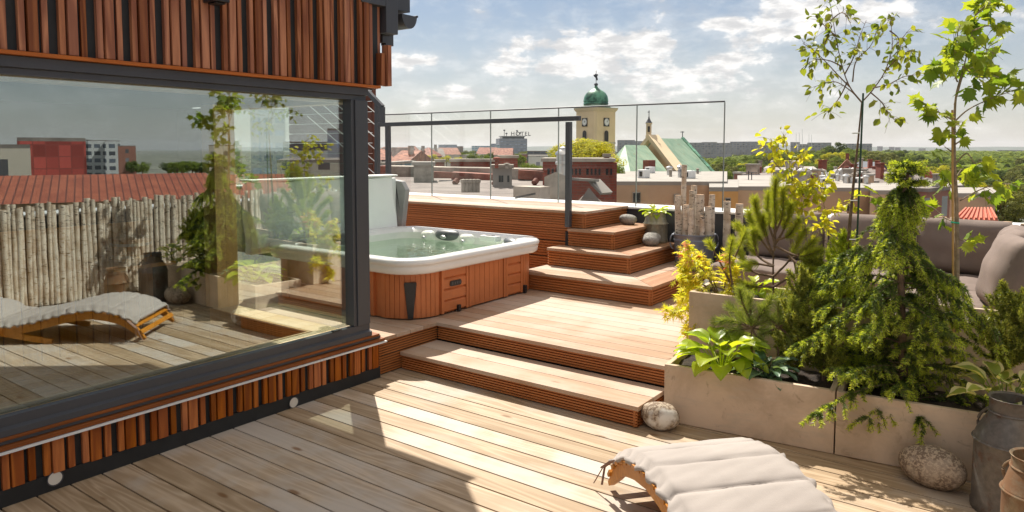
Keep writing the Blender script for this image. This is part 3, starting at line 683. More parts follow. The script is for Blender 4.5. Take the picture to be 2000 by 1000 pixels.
# control panel and shelf mouldings on the rim
mb = MB(); mb.prism([(-4.62, 5.80), (-4.38, 5.80), (-4.40, 5.72), (-4.60, 5.72)], zt + .45, zt + .508); mb.build('filter_lid', M['acryl'], tb, bevel=.008)
mb = MB(); mb.prism([(-4.55, 5.785), (-4.45, 5.785), (-4.46, 5.745), (-4.54, 5.745)], zt + .5085, zt + .514); mb.build('control_panel', M['pad'], tb, bevel=.003)
mb = MB(); mb.prism([(TX0 + .75, TY0 + .15), (TX1 - .35, TY0 + .15), (TX1 - .5, TY0 + .38), (TX0 + .85, TY0 + .38)], zt + .30, zt + .44); mb.build('moulded_seat', M['acryl'], tb, bevel=.02)
for cx, cy in ((-5.0, 5.2), (-4.85, 5.05), (-5.15, 5.1), (-4.6, 5.3), (-5.3, 5.35)):
    MB().lathe([(.001, .02), (.03, .018), (.045, 0)], (cx, cy, zt + .135), 14).build('jet', M['pad'], tb, smooth=True)
# cover leaning upright on the far left side of the tub
cv_ = thing('tub_cover', (-5.98, 5.0, ZP + .5), 'white vinyl spa cover folded upright against the far side of the hot tub', 'spa cover')
def coverleaf(x0, lean, th, ya, yb, z0, z1, name, mat):
    mb = MB(); rings = []
    n = 12
    for i in range(9):
        t = i / 8; z = z0 + (z1 - z0) * t; xc = x0 + lean * t
        r = []
        for k in range(n + 1):
            yy = ya + (yb - ya) * k / n + .012 * math.sin(9 * t + k); r.append((xc + th / 2 + .006 * math.sin(k * 1.3 + i), yy, z + .008 * math.sin(k * 1.7)))
        for k in range(n, -1, -1):
            yy = ya + (yb - ya) * k / n + .012 * math.sin(9 * t + k); r.append((xc - th / 2, yy, z))
        rings.append(r)
    mb.loft(rings, caps=True); return mb.build(name, mat, cv_, bevel=.012, smooth=True)
coverleaf(-5.93, -.10, .09, 3.98, 5.83, ZP + .45, 1.36, 'cover_panel', M['cover'])
coverleaf(-6.07, -.02, .10, 4.0, 5.95, ZP + .38, 1.34, 'cover_panel', M['cover'])
mb = MB(); mb.extr([(0, 0), (.02, .0), (.10, .5), (.03, .60), (-.16, .62), (-.12, .0)], (-5.99, 5.955, ZP + .42), (-5.99, 6.03, ZP + .42), (1, 0, 0)); mb.build('skirt_flap', M['cover_in'], cv_, bevel=.01)
mb = MB(); mb.tube([(-6.02, 5.96, ZP + .3), (-5.96, 5.97, ZP + .55), (-6.05, 5.96, 1.25), (-6.1, 5.93, 1.37)], .012, 6); mb.build('lifter_arm', M['blackplastic'], cv_, smooth=True)
MB().box(-6.15, -5.95, 3.98, 5.9, 1.365, 1.385).build('hinge_strip', M['cover'], cv_, bevel=.008)

# ================================================================== PLANTERS
def planter(p0, p1, depth, z0, z1, label, soil=.03, th=.03, cat='planter'):
    p0 = Vector(p0); p1 = Vector(p1); d = (p1 - p0); L = d.length; rz = math.atan2(d.y, d.x)
    t = thing('concrete_planter', (p0.x, p0.y, z0), label, cat, 'concrete planter boxes', rz=rz)
    mb = MB(); mb.box(0, L, 0, th, 0, z1 - z0); mb.box(0, L, depth - th, depth, 0, z1 - z0); mb.box(0, th, th, depth - th, 0, z1 - z0); mb.box(L - th, L, th, depth - th, 0, z1 - z0)
    mb.build('box', M['conc'], t, bevel=.004, local=True)
    mb = MB(); n = 14; m = 6; vs = []
    for i in range(n + 1):
        for j in range(m + 1): vs.append((th + (L - 2*th) * i / n, th + (depth - 2*th) * j / m, z1 - z0 - soil - random.uniform(0, .025)))
    mb.add(vs, [(i*(m+1)+j, (i+1)*(m+1)+j, (i+1)*(m+1)+j+1, i*(m+1)+j+1) for i in range(n) for j in range(m)]); mb.build('soil', M['soil'], t, local=True, smooth=True)
    return t
PF = Vector((-1.80, 4.05, 0)); PD = Vector((1, .10, 0)).normalized()
planter(PF, PF + PD * .965, .50, .002, .358, 'long low concrete planter box with the two hostas beside the white boulder')
planter(PF + PD * .972, PF + PD * 2.05, .50, .002, .358, 'low concrete planter box under the drooping spruce beside the metal churns')
UF = Vector((-1.90, 4.665, 0)); UD = Vector((1, .055, 0)).normalized()
planter(UF, UF + UD * 1.05, .48, ZP + .002, .70, 'tall concrete planter with the yellow maple and the pine at its left end')
planter(UF + UD * 1.056, UF + UD * 2.1, .48, ZP + .002, .70, 'tall concrete planter behind the spruce in front of the sofa')
# ================================================================== BOULDERS
def boulder(c, s, seed, mat, label, rz=0, grp=None):
    import bmesh
    bm = bmesh.new(); bmesh.ops.create_icosphere(bm, subdivisions=4, radius=1); rs = np.random.default_rng(seed); ph = rs.uniform(0, 6, (6, 3)); fr = rs.uniform(.8, 2.0, (6, 3))
    for v in bm.verts:
        d = sum(math.sin(v.co.dot(Vector(fr[i])) * 1.3 + ph[i][0]) for i in range(6)) * .035
        v.co = v.co * (1 + d); v.co.z = max(v.co.z, -.9)
        v.co = Vector((v.co.x * s[0], v.co.y * s[1], v.co.z * s[2]))
    for f in bm.faces: f.smooth = True
    me = bpy.data.meshes.new('boulder'); bm.to_mesh(me); bm.free(); me.materials.append(mat)
    o = bpy.data.objects.new('boulder', me); COL.objects.link(o); o.location = (c[0], c[1], c[2] + s[2] * .88); o.rotation_euler = (0, 0, rz); tag(o, label, 'boulder', grp); return o
boulder((-1.765, 3.93, 0), (.112, .10, .088), 2, M['stone_white'], 'round white topped boulder on the deck beside the lowest step', .4)
boulder((-.36, 4.06, 0), (.155, .105, .105), 5, M['stone_band'], 'speckled brown boulder on the deck at the foot of the planter', -.25)
boulder((-3.67, 7.22, .838), (.10, .085, .062), 7, M['stone_grey'], 'grey boulder on the highest stair step against the parapet', .3)
boulder((-3.30, 7.04, .652), (.105, .10, .072), 9, M['stone_grey'], 'grey rounded boulder in front of the milk can on the stairs', 1.0)
boulder((-2.74, 6.83, .465), (.13, .11, .09), 11, M['stone_blue'], 'bluish boulder on the step in front of the zinc tub of logs', 0)
boulder((-2.30, 6.35, ZP), (.16, .14, .13), 13, M['stone_blue'], 'blue grey boulder on the platform behind the yellow maple', .8)
# ================================================================== MILK CANS, CHURNS
def can(c, r, h, mat, label, neck=.62, cat='milk can', handles=True, rings=True, name='milk_churn', lean=0):
    t = thing(name, c, label, cat)
    pr = [(.001, 0), (r * .98, 0), (r, .012), (r, .03), (r * .97, .04), (r * .965, h * .60), (r * .985, h * .615), (r * .985, h * .64), (r * .955, h * .655), (r * .9, h * .70), (r * neck * 1.03, h * .85), (r * neck, h * .87), (r * neck, h * .985), (r * neck * 1.07, h), (r * neck * 1.05, h * 1.004), (r * neck * .95, h * .99), (r * neck * .92, h * .8), (.001, h * .75)]
    MB().lathe(pr, c, 40).build('body', mat, t, smooth=True)
    if rings:
        for z, rr_ in ((h * .625, r * 1.0), (h * .875, r * neck * 1.02)):
            pts = [(c[0] + rr_ * math.cos(a), c[1] + rr_ * math.sin(a), c[2] + z) for a in [2 * math.pi * k / 36 for k in range(37)]]
            MB().tube(pts, .0045, 6, cap=False).build('band', mat, t, smooth=True)
    if handles:
        for a in (2.6, 5.6):
            pts = []
            for k in range(9):
                u = k / 8; rr_ = r * (neck + (1.0 - neck) * u) + .028 * math.sin(math.pi * u); pts.append((c[0] + rr_ * math.cos(a), c[1] + rr_ * math.sin(a), c[2] + h * (.88 - .24 * u)))
            MB().tube(pts, .007, 8).build('handle', mat, t, smooth=True)
    return t
can((-.045, 3.965, .001), .15, .535, M['churn'], 'big grey galvanised milk churn beside the planter end', .60)
can((.055, 3.62, .001), .125, .405, M['churn_rust'], 'shorter rust brown milk churn at the right picture edge', .74)
can((-3.375, 7.30, .653), .135, .335, M['can'], 'dull metal milk can holding a green hosta on the stairs', .78, handles=False, name='milk_can')
# zinc tub with birch logs
zt_ = thing('zinc_tub', (-2.87, 7.16, .466), 'grey zinc tub full of birch logs beside the milk can', 'metal tub')
zr = .215
MB().lathe([(.001, 0), (zr*.9, 0), (zr*.9, .012), (zr*.965, .26), (zr*.985, .262), (zr*.985, .275), (zr*.97, .28), (zr, .32), (zr*1.03, .328), (zr*1.02, .335), (zr*.97, .325), (zr*.9, .1), (.001, .1)], (-2.87, 7.16, .466), 40).build('body', M['zinc'], zt_, smooth=True)
for s in (-1, 1):
    v = Vector((.80, .60, 0)); c = Vector((-2.87, 7.16, .466)); tt = Vector((-.6, .8, 0))
    pts = [c + v * s * (zr + .005 + .035 * math.sin(math.pi * k / 8)) + tt * 0 + Vector((0, 0, .25 + .075 * math.cos(math.pi * k / 8) + .0)) for k in range(9)]
    MB().tube(pts, .007, 8).build('handle', M['zinc'], zt_, smooth=True)
def log(p, r, h, tilt, label, grp, name='birch_log'):
    t = thing(name, p, label, 'log', grp); rs = random.Random(int(p[0] * 1000 + h * 777))
    pts = [Vector(p) + Vector((tilt[0] * k / 6 + rs.uniform(-.003, .003), tilt[1] * k / 6 + rs.uniform(-.003, .003), h * k / 6)) for k in range(7)]
    MB().tube(pts, [r * rs.uniform(.93, 1.07) for _ in pts], 12, cap=False).build('bark', M['birch'], t, smooth=True)
    c = pts[-1]; mb = MB(); n = 12
    mb.lathe([(.001, .0015), (r * .97, 0)], c, 12); mb.build('cut_end', M['logend'], t); return t
uvw = lambda px, py, y: on_y(px, py, y)
def logat(px0, px1, pyt, y, lab, g, tilt=(0, 0), zb=.58):
    a = on_y(px0, pyt, y); b = on_y(px1, pyt, y); r = (Vector((b.x - a.x, 0, 0)).length) * .80 / 2; c = (a + b) / 2
    for _ in range(8):
        dx, dy = c.x - tilt[0] + 2.87, c.y - 7.16; lim = .205 - r
        if math.hypot(dx, dy) > lim:
            y = y + (.03 if dy < 0 else -.03) if abs(dy) > .03 else y; c = on_y((px0 + px1) / 2, pyt, y)
            if abs(c.y - 7.16) <= .03: c.x += -.02 if dx > 0 else .02
    log((c.x - tilt[0], c.y, zb), r, c.z - zb, tilt, lab, g)
G1 = 'birch logs standing in the zinc tub'
logat(1331, 1343, 322, 7.2, 'tallest thin birch log standing in the middle of the zinc tub', G1)
logat(1313, 1328, 381, 7.06, 'birch log leaning at the left rim of the zinc tub', G1, (-.02, 0))
logat(1316, 1330, 416, 7.0, 'short dark barked log at the front left of the zinc tub', G1)
logat(1333, 1347, 400, 7.05, 'thick pale birch log in the front of the zinc tub left of centre', G1)
logat(1346, 1358, 372, 7.25, 'slim birch log behind the centre of the zinc tub', G1, (.015, 0))
logat(1357, 1377, 380, 7.15, 'thick birch log right of the tallest one in the zinc tub', G1)
logat(1349, 1362, 362, 7.3, 'dark barked birch log behind the tallest one in the zinc tub', G1, (-.02, 0))
logat(1384, 1398, 380, 7.2, 'tall birch log at the right rim of the zinc tub', G1)
logat(1366, 1378, 422, 6.98, 'shortest birch log at the front right of the zinc tub', G1)
logat(1379, 1396, 404, 7.02, 'stout white birch log at the front right rim of the zinc tub', G1)
logat(1344, 1357, 408, 6.96, 'short birch log at the front middle of the zinc tub', G1)
# birch log fence behind the sofa and along the right edge
rf = random.Random(11)
G2 = 'birch logs of the fence behind the sofa'
xs = []
x = -2.62
i = 0
while x < .6:
    r = rf.uniform(.028, .05); h = rf.uniform(1.045, 1.085) if x > -1.9 else rf.uniform(1.10, 1.16); 
    log((x, 7.42 + rf.uniform(-.01, .01), ZP), r, h - ZP, (rf.uniform(-.02, .02), 0), 'upright birch log in the fence between the sofa and white coping', G2, 'fence_log'); x += r * 2 + rf.uniform(.03, .07)
G3 = 'birch logs of the fence along the terrace side'
fs = []; y = -1.2
while y < 7.3:
    r = rf.uniform(.016, .032); fs.append((y + r, r, rf.uniform(1.05, 1.13))); y += r * 2 + rf.uniform(-.006, .004)
for y, r, h in fs:
    mb = log((.70 + rf.uniform(-.02, .02), y, 0), r, h, (rf.uniform(-.02, .02), rf.uniform(-.02, .02)), 'upright birch log in the side fence mirrored in the big window', G3, 'fence_log')
pw = thing('side_parapet', (1.0, 2, 0), 'low parapet behind the birch fence along the terrace side', 'parapet wall')
MB().box(.80, 1.2, -5, 7.5, -.3, .95).build('wall', M['anth'], pw); MB().box(.78, 1.25, -5, 7.5, .953, .975).build('coping', M['white'], pw)
# ================================================================== SUN LOUNGERS
LPROF = [(0, .035), (.04, .10), (.10, .16), (.18, .205), (.30, .245), (.45, .265), (.60, .25), (.75, .215), (.90, .175), (1.05, .145), (1.2, .13), (1.35, .135), (1.5, .165), (1.65, .22), (1.8, .29), (1.92, .36)]
def interp(s):
    for (a, za), (b, zb) in zip(LPROF[:-1], LPROF[1:]):
        if s <= b: return za + (zb - za) * (s - a) / (b - a)
    return LPROF[-1][1]
def lounger(A, ang, label, grp):
    t = thing('sun_lounger', (A[0], A[1], 0), label, 'sun lounger', grp, rz=ang)   # local x = length, y = width
    W_ = .66
    for yy in (0.0, W_ - .03):
        mb = MB(); top = []; bot = []
        n = 30
        for k in range(n + 1):
            s = 1.92 * k / n; z = interp(s); 
            th = .055 if k else .02
            dz = (interp(min(s + .03, 1.92)) - interp(max(s - .03, 0))) / .06; nrm = math.hypot(1, dz)
            top.append((s - dz / nrm * 0, z)); bot.append((s + dz / nrm * th * 1.0, z - th / nrm))
        bot = [(max(a, 0.0), max(b, .004)) for a, b in bot]
        vs = []
        for a, b in top: vs += [(a, yy, b), (a, yy + .03, b)]
        m = len(vs)
        for a, b in bot: vs += [(a, yy, b), (a, yy + .03, b)]
        fs_ = []
        for k in range(n):
            i0 = 2 * k; fs_ += [(i0, i0 + 1, i0 + 3, i0 + 2), (m + i0, m + i0 + 2, m + i0 + 3, m + i0 + 1), (i0, i0 + 2, m + i0 + 2, m + i0), (i0 + 1, m + i0 + 1, m + i0 + 3, i0 + 3)]
        fs_ += [(0, m, m + 1, 1), (2*n, 2*n + 1, m + 2*n + 1, m + 2*n)]
        mb.add(vs, fs_); mb.build('side_rail', M['lwood'], t, local=True)
        # support leg under the low part
        mb = MB(); mb.bar((.78, yy + .015, .015), (1.25, yy + .015, .11), .028, .05); mb.bar((1.35, yy + .015, .12), (1.78, yy + .015, .012), .028, .05); mb.build('leg', M['lwood'], t, local=True)
    mb = MB(); s = .03
    while s < 1.9:
        z = interp(s) + .008; dz = (interp(min(s + .03, 1.92)) - interp(max(s - .03, 0))) / .06; a = math.atan(dz)
        c = Vector((s, 0, z)); ux = Vector((math.cos(a), 0, math.sin(a))); uz = Vector((-math.sin(a), 0, math.cos(a)))
        vs = [c + ux * i * .02 + uz * j * .008 + Vector((0, y_, 0)) for y_ in (-.01, W_ + .01) for i, j in ((-1,-1),(1,-1),(1,1),(-1,1))]
        mb.add(vs, [(0,1,2,3),(7,6,5,4),(0,4,5,1),(1,5,6,2),(2,6,7,3),(3,7,4,0)]); s += .05
    mb.build('slats', M['lwood'], t, local=True)
    # quilted cushion: sections separated by seams
    seams = [.13, .30, .475, .66, .85, 1.04, 1.23, 1.42, 1.61, 1.80, 1.97]
    NS, NW = 160, 26; V = []; 
    rs = np.random.default_rng(4)
    for i in range(NS + 1):
        s = .09 + 1.89 * i / NS
        ss = min(s, 1.92); dz = (interp(min(ss + .04, 1.92)) - interp(max(ss - .04, 0))) / .08; a = math.atan(dz)
        ds = min(abs(s - q) for q in seams); 
        sec = 1 - math.exp(-(ds / .010) ** 1.0)
        for j in range(NW + 1):
            wv_ = j / NW; y_ = -.012 + (W_ + .024) * wv_
            e = min(wv_, 1 - wv_) * (W_ + .024)
            edge = min(1, e / .05) ; puff = .010 + .018 * sec * (1 - (1 - edge) ** 2) if e > .028 else .012 + .006 * math.sin(s * 95 + (3 if wv_ > .5 else 0))
            wr = .0022 * math.sin(s * 210 + j * .4) * math.exp(-ds / .03) + .0012 * math.sin(s * 90 + wv_ * 23)
            ridge = .012 * math.sin(s * 60 + 7 * wv_) * (1 if e < .028 else 0)
            hgt = puff + wr + .02; 
            V.append((ss + (s - ss) - math.sin(a) * hgt, y_ + ridge, interp(ss) + math.cos(a) * hgt - (.02 if e < .03 else 0)))
    V = np.array(V); F = [(i*(NW+1)+j, (i+1)*(NW+1)+j, (i+1)*(NW+1)+j+1, i*(NW+1)+j+1) for i in range(NS) for j in range(NW)]
    o = fast_mesh('cushion', V, F, M['cushion'], t, True, local=True)
    sd = o.modifiers.new('thickness', 'SOLIDIFY'); sd.thickness = .018; sd.offset = 1
    for yy in (-.04, W_ + .01):
        mb = MB(); mb.bar((.13, yy + .01, .20), (.05, yy - .005, .135), .03, .006); mb.bar((.05, yy - .005, .135), (-.01, yy - .03, .03), .006, .003); mb.bar((.06, yy, .14), (.055, yy - .012, .05), .010, .004); mb.build('tie_strap', M['ltie'], t, local=True)
    return t
LA = math.atan2(-.65, .76)
lounger((-1.65, 3.06), LA, 'wavy wooden sun lounger with pale quilted cushion in the sunny foreground', 'sun loungers on the lower deck')
lounger((-.80, 2.22), LA, 'second wavy sun lounger seen only as a reflection in the big window', 'sun loungers on the lower deck')
# ================================================================== SOFA
sf = thing('corner_sofa', (-1, 6.5, ZP), 'large taupe corner sofa with thick back cushions and seat pads', 'sofa')
def soft_box(x0, x1, y0, y1, z0, z1, name, mat=None, parent=None, puff=.03, rot=0, tilt=0, wr=1.0, seed=0, sh=.55):
    import bmesh
    nx, ny, nz = 14, 14, 14; sx, sy, sz = (x1 - x0) / 2, (y1 - y0) / 2, (z1 - z0) / 2
    bm = bmesh.new(); bmesh.ops.create_cube(bm, size=2); bmesh.ops.subdivide_edges(bm, edges=bm.edges, cuts=13, use_grid_fill=True)
    rs = random.Random(seed)
    mn = min(sx, sy, sz); ph = [rs.uniform(0, 6) for _ in range(6)]
    for v in bm.verts:
        x, y, z = v.co
        p = 5.0; 
        ax = [x, y, z]; S = [sx, sy, sz]
        # rounded box by superellipsoid with size-aware corner radius
        r = mn * sh; q = Vector((x * sx, y * sy, z * sz)); inner = Vector((max(-sx + r, min(sx - r, q.x)), max(-sy + r, min(sy - r, q.y)), max(-sz + r, min(sz - r, q.z))))
        d = q - inner; q2 = inner + (d.normalized() * r if d.length > 1e-6 else d) if d.length > r else q
        bul = (1 - x * x) * (1 - y * y) if S.index(mn) == 2 else ((1 - x * x) * (1 - z * z) if S.index(mn) == 1 else (1 - y * y) * (1 - z * z))
        k = S.index(mn); q2[k] += puff * bul * (1 if ax[k] > 0 else -1) * (1 if abs(ax[k]) > .2 else abs(ax[k]) * 5)
        w_ = .004 * wr * (math.sin(q.x * 30 + ph[0] + 8 * q.z) + math.sin(q.z * 34 + ph[1] + 5 * q.x) + math.sin(q.y * 37 + ph[2]))
        q2[k] += w_
        v.co = q2
    M3 = Matrix.Rotation(rot, 4, 'Z') @ Matrix.Rotation(tilt, 4, 'X')
    bm.transform(Matrix.Translation(((x0 + x1) / 2, (y0 + y1) / 2, (z0 + z1) / 2)) @ M3)
    for f in bm.faces: f.smooth = True
    me = bpy.data.meshes.new(name); off = world_loc(parent); bm.transform(Matrix.Translation(-off)); bm.to_mesh(me); bm.free(); me.materials.append(mat or M['sofa'])
    o = bpy.data.objects.new(name, me); COL.objects.link(o); o.parent = parent; return o
# back run (faces -y)
ST = .655
MB().box(-2.35, .28, 6.20, 7.22, ZP + .06, ST - .15).build('base', M['sofabase'], sf, bevel=.02)
for x0, x1 in ((-2.35, -1.52), (-1.51, -.75), (-.745, .0)):
    soft_box(x0, x1, 6.18, 6.95, ST - .15, ST, 'seat_cushion', parent=sf, puff=.012, seed=int(x0 * 10))
for x0, x1 in ((-2.2, -1.56), (-1.50, -.82), (-.80, -.12)):
    soft_box(x0, x1, 6.86, 7.10, ST - .01, 1.10, 'back_cushion', parent=sf, puff=.035, tilt=-.10, seed=int(x0 * 7), wr=1.3)
# right run (faces -x)
MB().box(-.93, .35, 5.52, 6.18, ZP + .10, ST - .14).build('base', M['sofabase'], sf, bevel=.02)
MB().box(-1.05, .38, 5.40, 6.19, ZP + .045, ZP + .09).build('timber_plinth', M['lwood'], sf, bevel=.004)
soft_box(-.95, .0, 5.50, 6.17, ST - .14, ST, 'seat_cushion', parent=sf, puff=.012, seed=2)
for (px, py, y, w_, h_, rt, tl, sd) in ((-.155, 5.58, 0, .50, .44, math.radians(-74), -.30, 21), (-.15, 6.06, 0, .50, .44, math.radians(-80), -.22, 22), (-.16, 6.52, 0, .48, .42, math.radians(-84), -.2, 23)):
    soft_box(px - w_ / 2 + .04, px + w_ / 2 + .04, py - .085, py + .085, ST - .02, ST + h_ + .03, 'arm_cushion', parent=sf, puff=.06, rot=rt, tilt=tl, seed=sd, wr=1.0, sh=.8)
# ================================================================== PLANTS
def norm(a): return a / (np.linalg.norm(a, axis=-1, keepdims=True) + 1e-9)
def scatter(tv, tf, P, D, N, S):
    """copies of a small template: its +y along D, its +z near N"""
    P = np.asarray(P, float); D = norm(np.asarray(D, float)); N = np.asarray(N, float)
    X = norm(np.cross(D, N)); Z = np.cross(X, D); tv = np.asarray(tv, float); tf = np.asarray(tf, int)
    S = np.broadcast_to(np.asarray(S, float), (len(P),))
    V = P[:, None, :] + S[:, None, None] * (tv[None, :, 0:1] * X[:, None, :] + tv[None, :, 1:2] * D[:, None, :] + tv[None, :, 2:3] * Z[:, None, :])
    F = tf[None] + (np.arange(len(P)) * len(tv))[:, None, None]
    return V.reshape(-1, 3), F.reshape(-1, tf.shape[1])
OV = ([(0,0,0), (-.33,.30,.06), (-.27,.68,.04), (0,1,-.10), (.27,.68,.04), (.33,.30,.06)], [(0,3,2,1), (0,5,4,3)])
OV[0][3] = (0, 1.05, -.12)
def lobed(lobes, depth, fold=.08):
    pts = [(0, .32, 0)]; n = len(lobes)
    out = []
    for i, (a, r) in enumerate(lobes):
        out.append((r * math.sin(a), .32 + r * math.cos(a), -fold * r))
        if i < n - 1:
            a2 = (a + lobes[i+1][0]) / 2; r2 = min(r, lobes[i+1][1]) * depth; out.append((r2 * math.sin(a2), .32 + r2 * math.cos(a2), fold * .6))
    out.append((0, 0, 0)); pts += out; m = len(out)
    return pts, [(0, 1 + i, 1 + (i + 1) % m) for i in range(m)]
PLANE = lobed([(-2.25, .36), (-1.7, .34), (-1.05, .62), (-.62,.45), (-.35, .50), (0, .78), (.35, .50), (.62,.45), (1.05, .62), (1.7, .34), (2.25, .36)], .84)
JMAP = lobed([(-2.2, .40), (-1.45, .62), (-.75, .80), (0, .92), (.75, .80), (1.45, .62), (2.2, .40)], .26, .12)
NEED = ([(-.5, 0, 0), (.5, 0, 0), (.15, 1, 0), (-.15, 1, 0)], [(0, 1, 2, 3)])
def needles(P, D, N, L, w):
    t = np.array([(-w/2/1, 0, 0), (w/2, 0, 0), (w * .2, 1, 0), (-w * .2, 1, 0)]); return scatter(t * np.array([1, 1, 1]), NEED[1], P, D, N, L)
def rnd_dirs(n): return norm(RNG.normal(size=(n, 3)))
M['leaf_birch'] = leafmat('birch_leaf', (.12, .18, .03), (.30, .32, .05), .5)
M['leaf_yshrub'] = leafmat('yellow_birch_leaf', (.32, .38, .04), (.62, .56, .06), .55)
M['leaf_plane'] = leafmat('plane_tree_leaf', (.14, .24, .03), (.38, .44, .05), .5)
M['leaf_jmap'] = leafmat('golden_maple_leaf', (.58, .62, .07), (.84, .68, .10), .55, tcol=(1.4, 1.4, .5))
M['leaf_jpink'] = leafmat('pink_maple_tip', (.74, .26, .14), (.82, .42, .24), .4, tcol=(1.2, 1, .8))
M['pine_n'] = leafmat('pine_needles', (.22, .29, .045), (.48, .50, .08), .45)
M['dpine_n'] = leafmat('dwarf_pine_needles', (.17, .24, .06), (.38, .42, .11), .35)
M['spruce_n'] = leafmat('spruce_needles', (.05, .095, .022), (.17, .23, .045), .3)
M['spruce_new'] = leafmat('spruce_new_growth', (.36, .48, .06), (.60, .64, .10), .5)
M['yew_n'] = leafmat('yew_needles', (.13, .18, .035), (.44, .44, .09), .4)
M['hosta_y'] = leafmat('yellow_hosta_leaf', (.28, .40, .03), (.46, .52, .05), .5, .35)
M['hosta_b'] = leafmat('blue_hosta_leaf', (.11, .20, .13), (.20, .29, .17), .25, .4)
M['hosta_v'] = leafmat('variegated_hosta_leaf', (.14, .22, .04), (.30, .36, .07), .45, .35)
M['hosta_rim'] = leafmat('hosta_cream_edge', (.6, .58, .25), (.7, .66, .36), .4)
M['bark'] = plain('young_bark', (.17, .11, .07), .85, 0, .3, 30, .4, coord='World')
M['bark_pale'] = plain('pale_bark', (.28, .21, .14), .8, 0, .25, 25, .4, coord='World')
M['stake'] = plain('green_metal_stake', (.02, .06, .04), .5)
M['bamboo'] = plain('bamboo_stake', (.52, .30, .10), .5, 0, .15, 12)
M['tie'] = plain('green_plant_tie', (.02, .35, .22), .5)
def curve(pts, n=10):
    """Catmull-Rom through the points"""
    P = [Vector(p) for p in pts]; P = [P[0] * 2 - P[1]] + P + [P[-1] * 2 - P[-2]]; out = []
    for i in range(1, len(P) - 2):
        for k in range(n):
            t = k / n; a, b, c, d = P[i-1], P[i], P[i+1], P[i+2]
            out.append(.5 * ((2 * b) + (c - a) * t + (2*a - 5*b + 4*c - d) * t * t + (3*b - a - 3*c + d) * t ** 3))
    out.append(P[-2]); return out
def plant(name, base, label, cat, group=None): return thing(name, base, label, cat, group)
# ---- slender birch with stake ------------------------------------------------
def slim_tree(label, base, trunk, branches, leaf, tv, size, dens, stake, name, spread=.05, barkm='bark', droop=.3, rt=.011, twigs=3):
    t = plant(name, base, label, 'tree'); mb = MB(); tp = curve(trunk, 8); n = len(tp)
    mb.tube(tp, [rt * (1 - .75 * i / (n - 1)) for i in range(n)], 8); mb.build('trunk', M[barkm], t, smooth=True)
    bb = MB(); P = []; D = []
    for pts, leafy0 in branches:
        c = curve(pts, 8); m = len(c); bb.tube(c, [max(.0016, .0048 * (1 - .8 * i / (m - 1))) for i in range(m)], 5)
        L = sum((c[i+1] - c[i]).length for i in range(m - 1))
        for q in range(int(L * twigs * 10)):
            i = RNG.integers(int(m * leafy0), m - 1); o = c[i]; dr = (c[min(i+1, m-1)] - c[i-1]).normalized()
            td = (dr * .7 + Vector(rnd_dirs(1)[0]) * .9 + Vector((0, 0, -.1))).normalized(); tl = RNG.uniform(.03, .11)
            tw = [o + td * tl * k / 3 + Vector((0, 0, -droop * tl * (k / 3) ** 2)) for k in range(4)]; bb.tube(tw, [.0014, .0011, .0009, .0007], 3, cap=False)
            for _ in range(RNG.integers(1, 2 + int(dens))):
                k = RNG.uniform(.35, 1.0); p = o + td * tl * k; P.append(p); D.append(td * .5 + Vector(rnd_dirs(1)[0]) * .7 + Vector((0, 0, -droop * 1.2)))
    bb.build('branches', M[barkm], t, smooth=True)
    P = np.array(P); D = np.array(D); N = rnd_dirs(len(P)) * .8 + np.array([0, 0, .7])
    V, F = scatter(*tv, P, D, N, RNG.uniform(size * .65, size * 1.25, len(P))); fast_mesh('leaves', V, F, M[leaf], t, True)
    return t
Yb = 4.88
def B(px, py, dy=0): return on_y(px, py, Yb + dy)
bl = []
for pts in ([(1683,200),(1660,170),(1645,130),(1632,70),(1622,10),(1612,-25)], [(1683,200),(1705,175),(1728,140),(1742,95),(1740,45),(1736,35)], [(1683,200),(1662,178),(1632,160),(1605,165),(1590,170)],
            [(1660,170),(1640,150),(1612,120),(1585,95),(1568,85)], [(1645,130),(1618,118),(1590,118),(1565,135)], [(1632,70),(1610,50),(1595,30)], [(1622,40),(1645,25),(1662,45)], [(1650,145),(1668,110),(1680,70),(1692,40)],
            [(1728,140),(1752,115),(1775,100),(1785,108)], [(1742,95),(1762,75),(1772,62)], [(1700,180),(1722,200),(1738,225),(1748,235)], [(1655,160),(1640,190),(1622,212),(1614,218)], [(1705,172),(1735,165),(1765,150),(1790,146)], [(1738,60),(1755,75),(1760,100)], [(1665,160),(1672,120),(1700,90),(1712,60)], [(1625,50),(1612,85),(1608,110)]):
    d = RNG.uniform(-.28, .28); bl.append(([B(x, y, d * k / (len(pts) - 1)) for k, (x, y) in enumerate(pts)], .25))
slim_tree('slender staked birch tree with sparse small leaves left of the bigger leaved tree', B(1652, 585), [B(1648, 610), B(1655, 500), B(1665, 380), B(1676, 275), B(1683, 200)], bl, 'leaf_birch', OV, .050, 1.8, None, 'birch_tree', twigs=4.2, rt=.014)
sk = thing('plant_stake', B(1668, 570), 'thin dark green stake tied beside the slender birch trunk', 'stake')
mb = MB(); mb.tube([B(1668, 610, -.02), B(1686, 182, -.02)], .006, 6); mb.build('rod', M['stake'], sk, smooth=True)
for y in (468, 392, 260): MB().tube([B(1671 - (y - 390) * .03 - 14 + 4, y, -.03), B(1671 - (y - 390) * .03 + 4, y, -.03)], .004, 5).build('tie', M['steel'], sk)
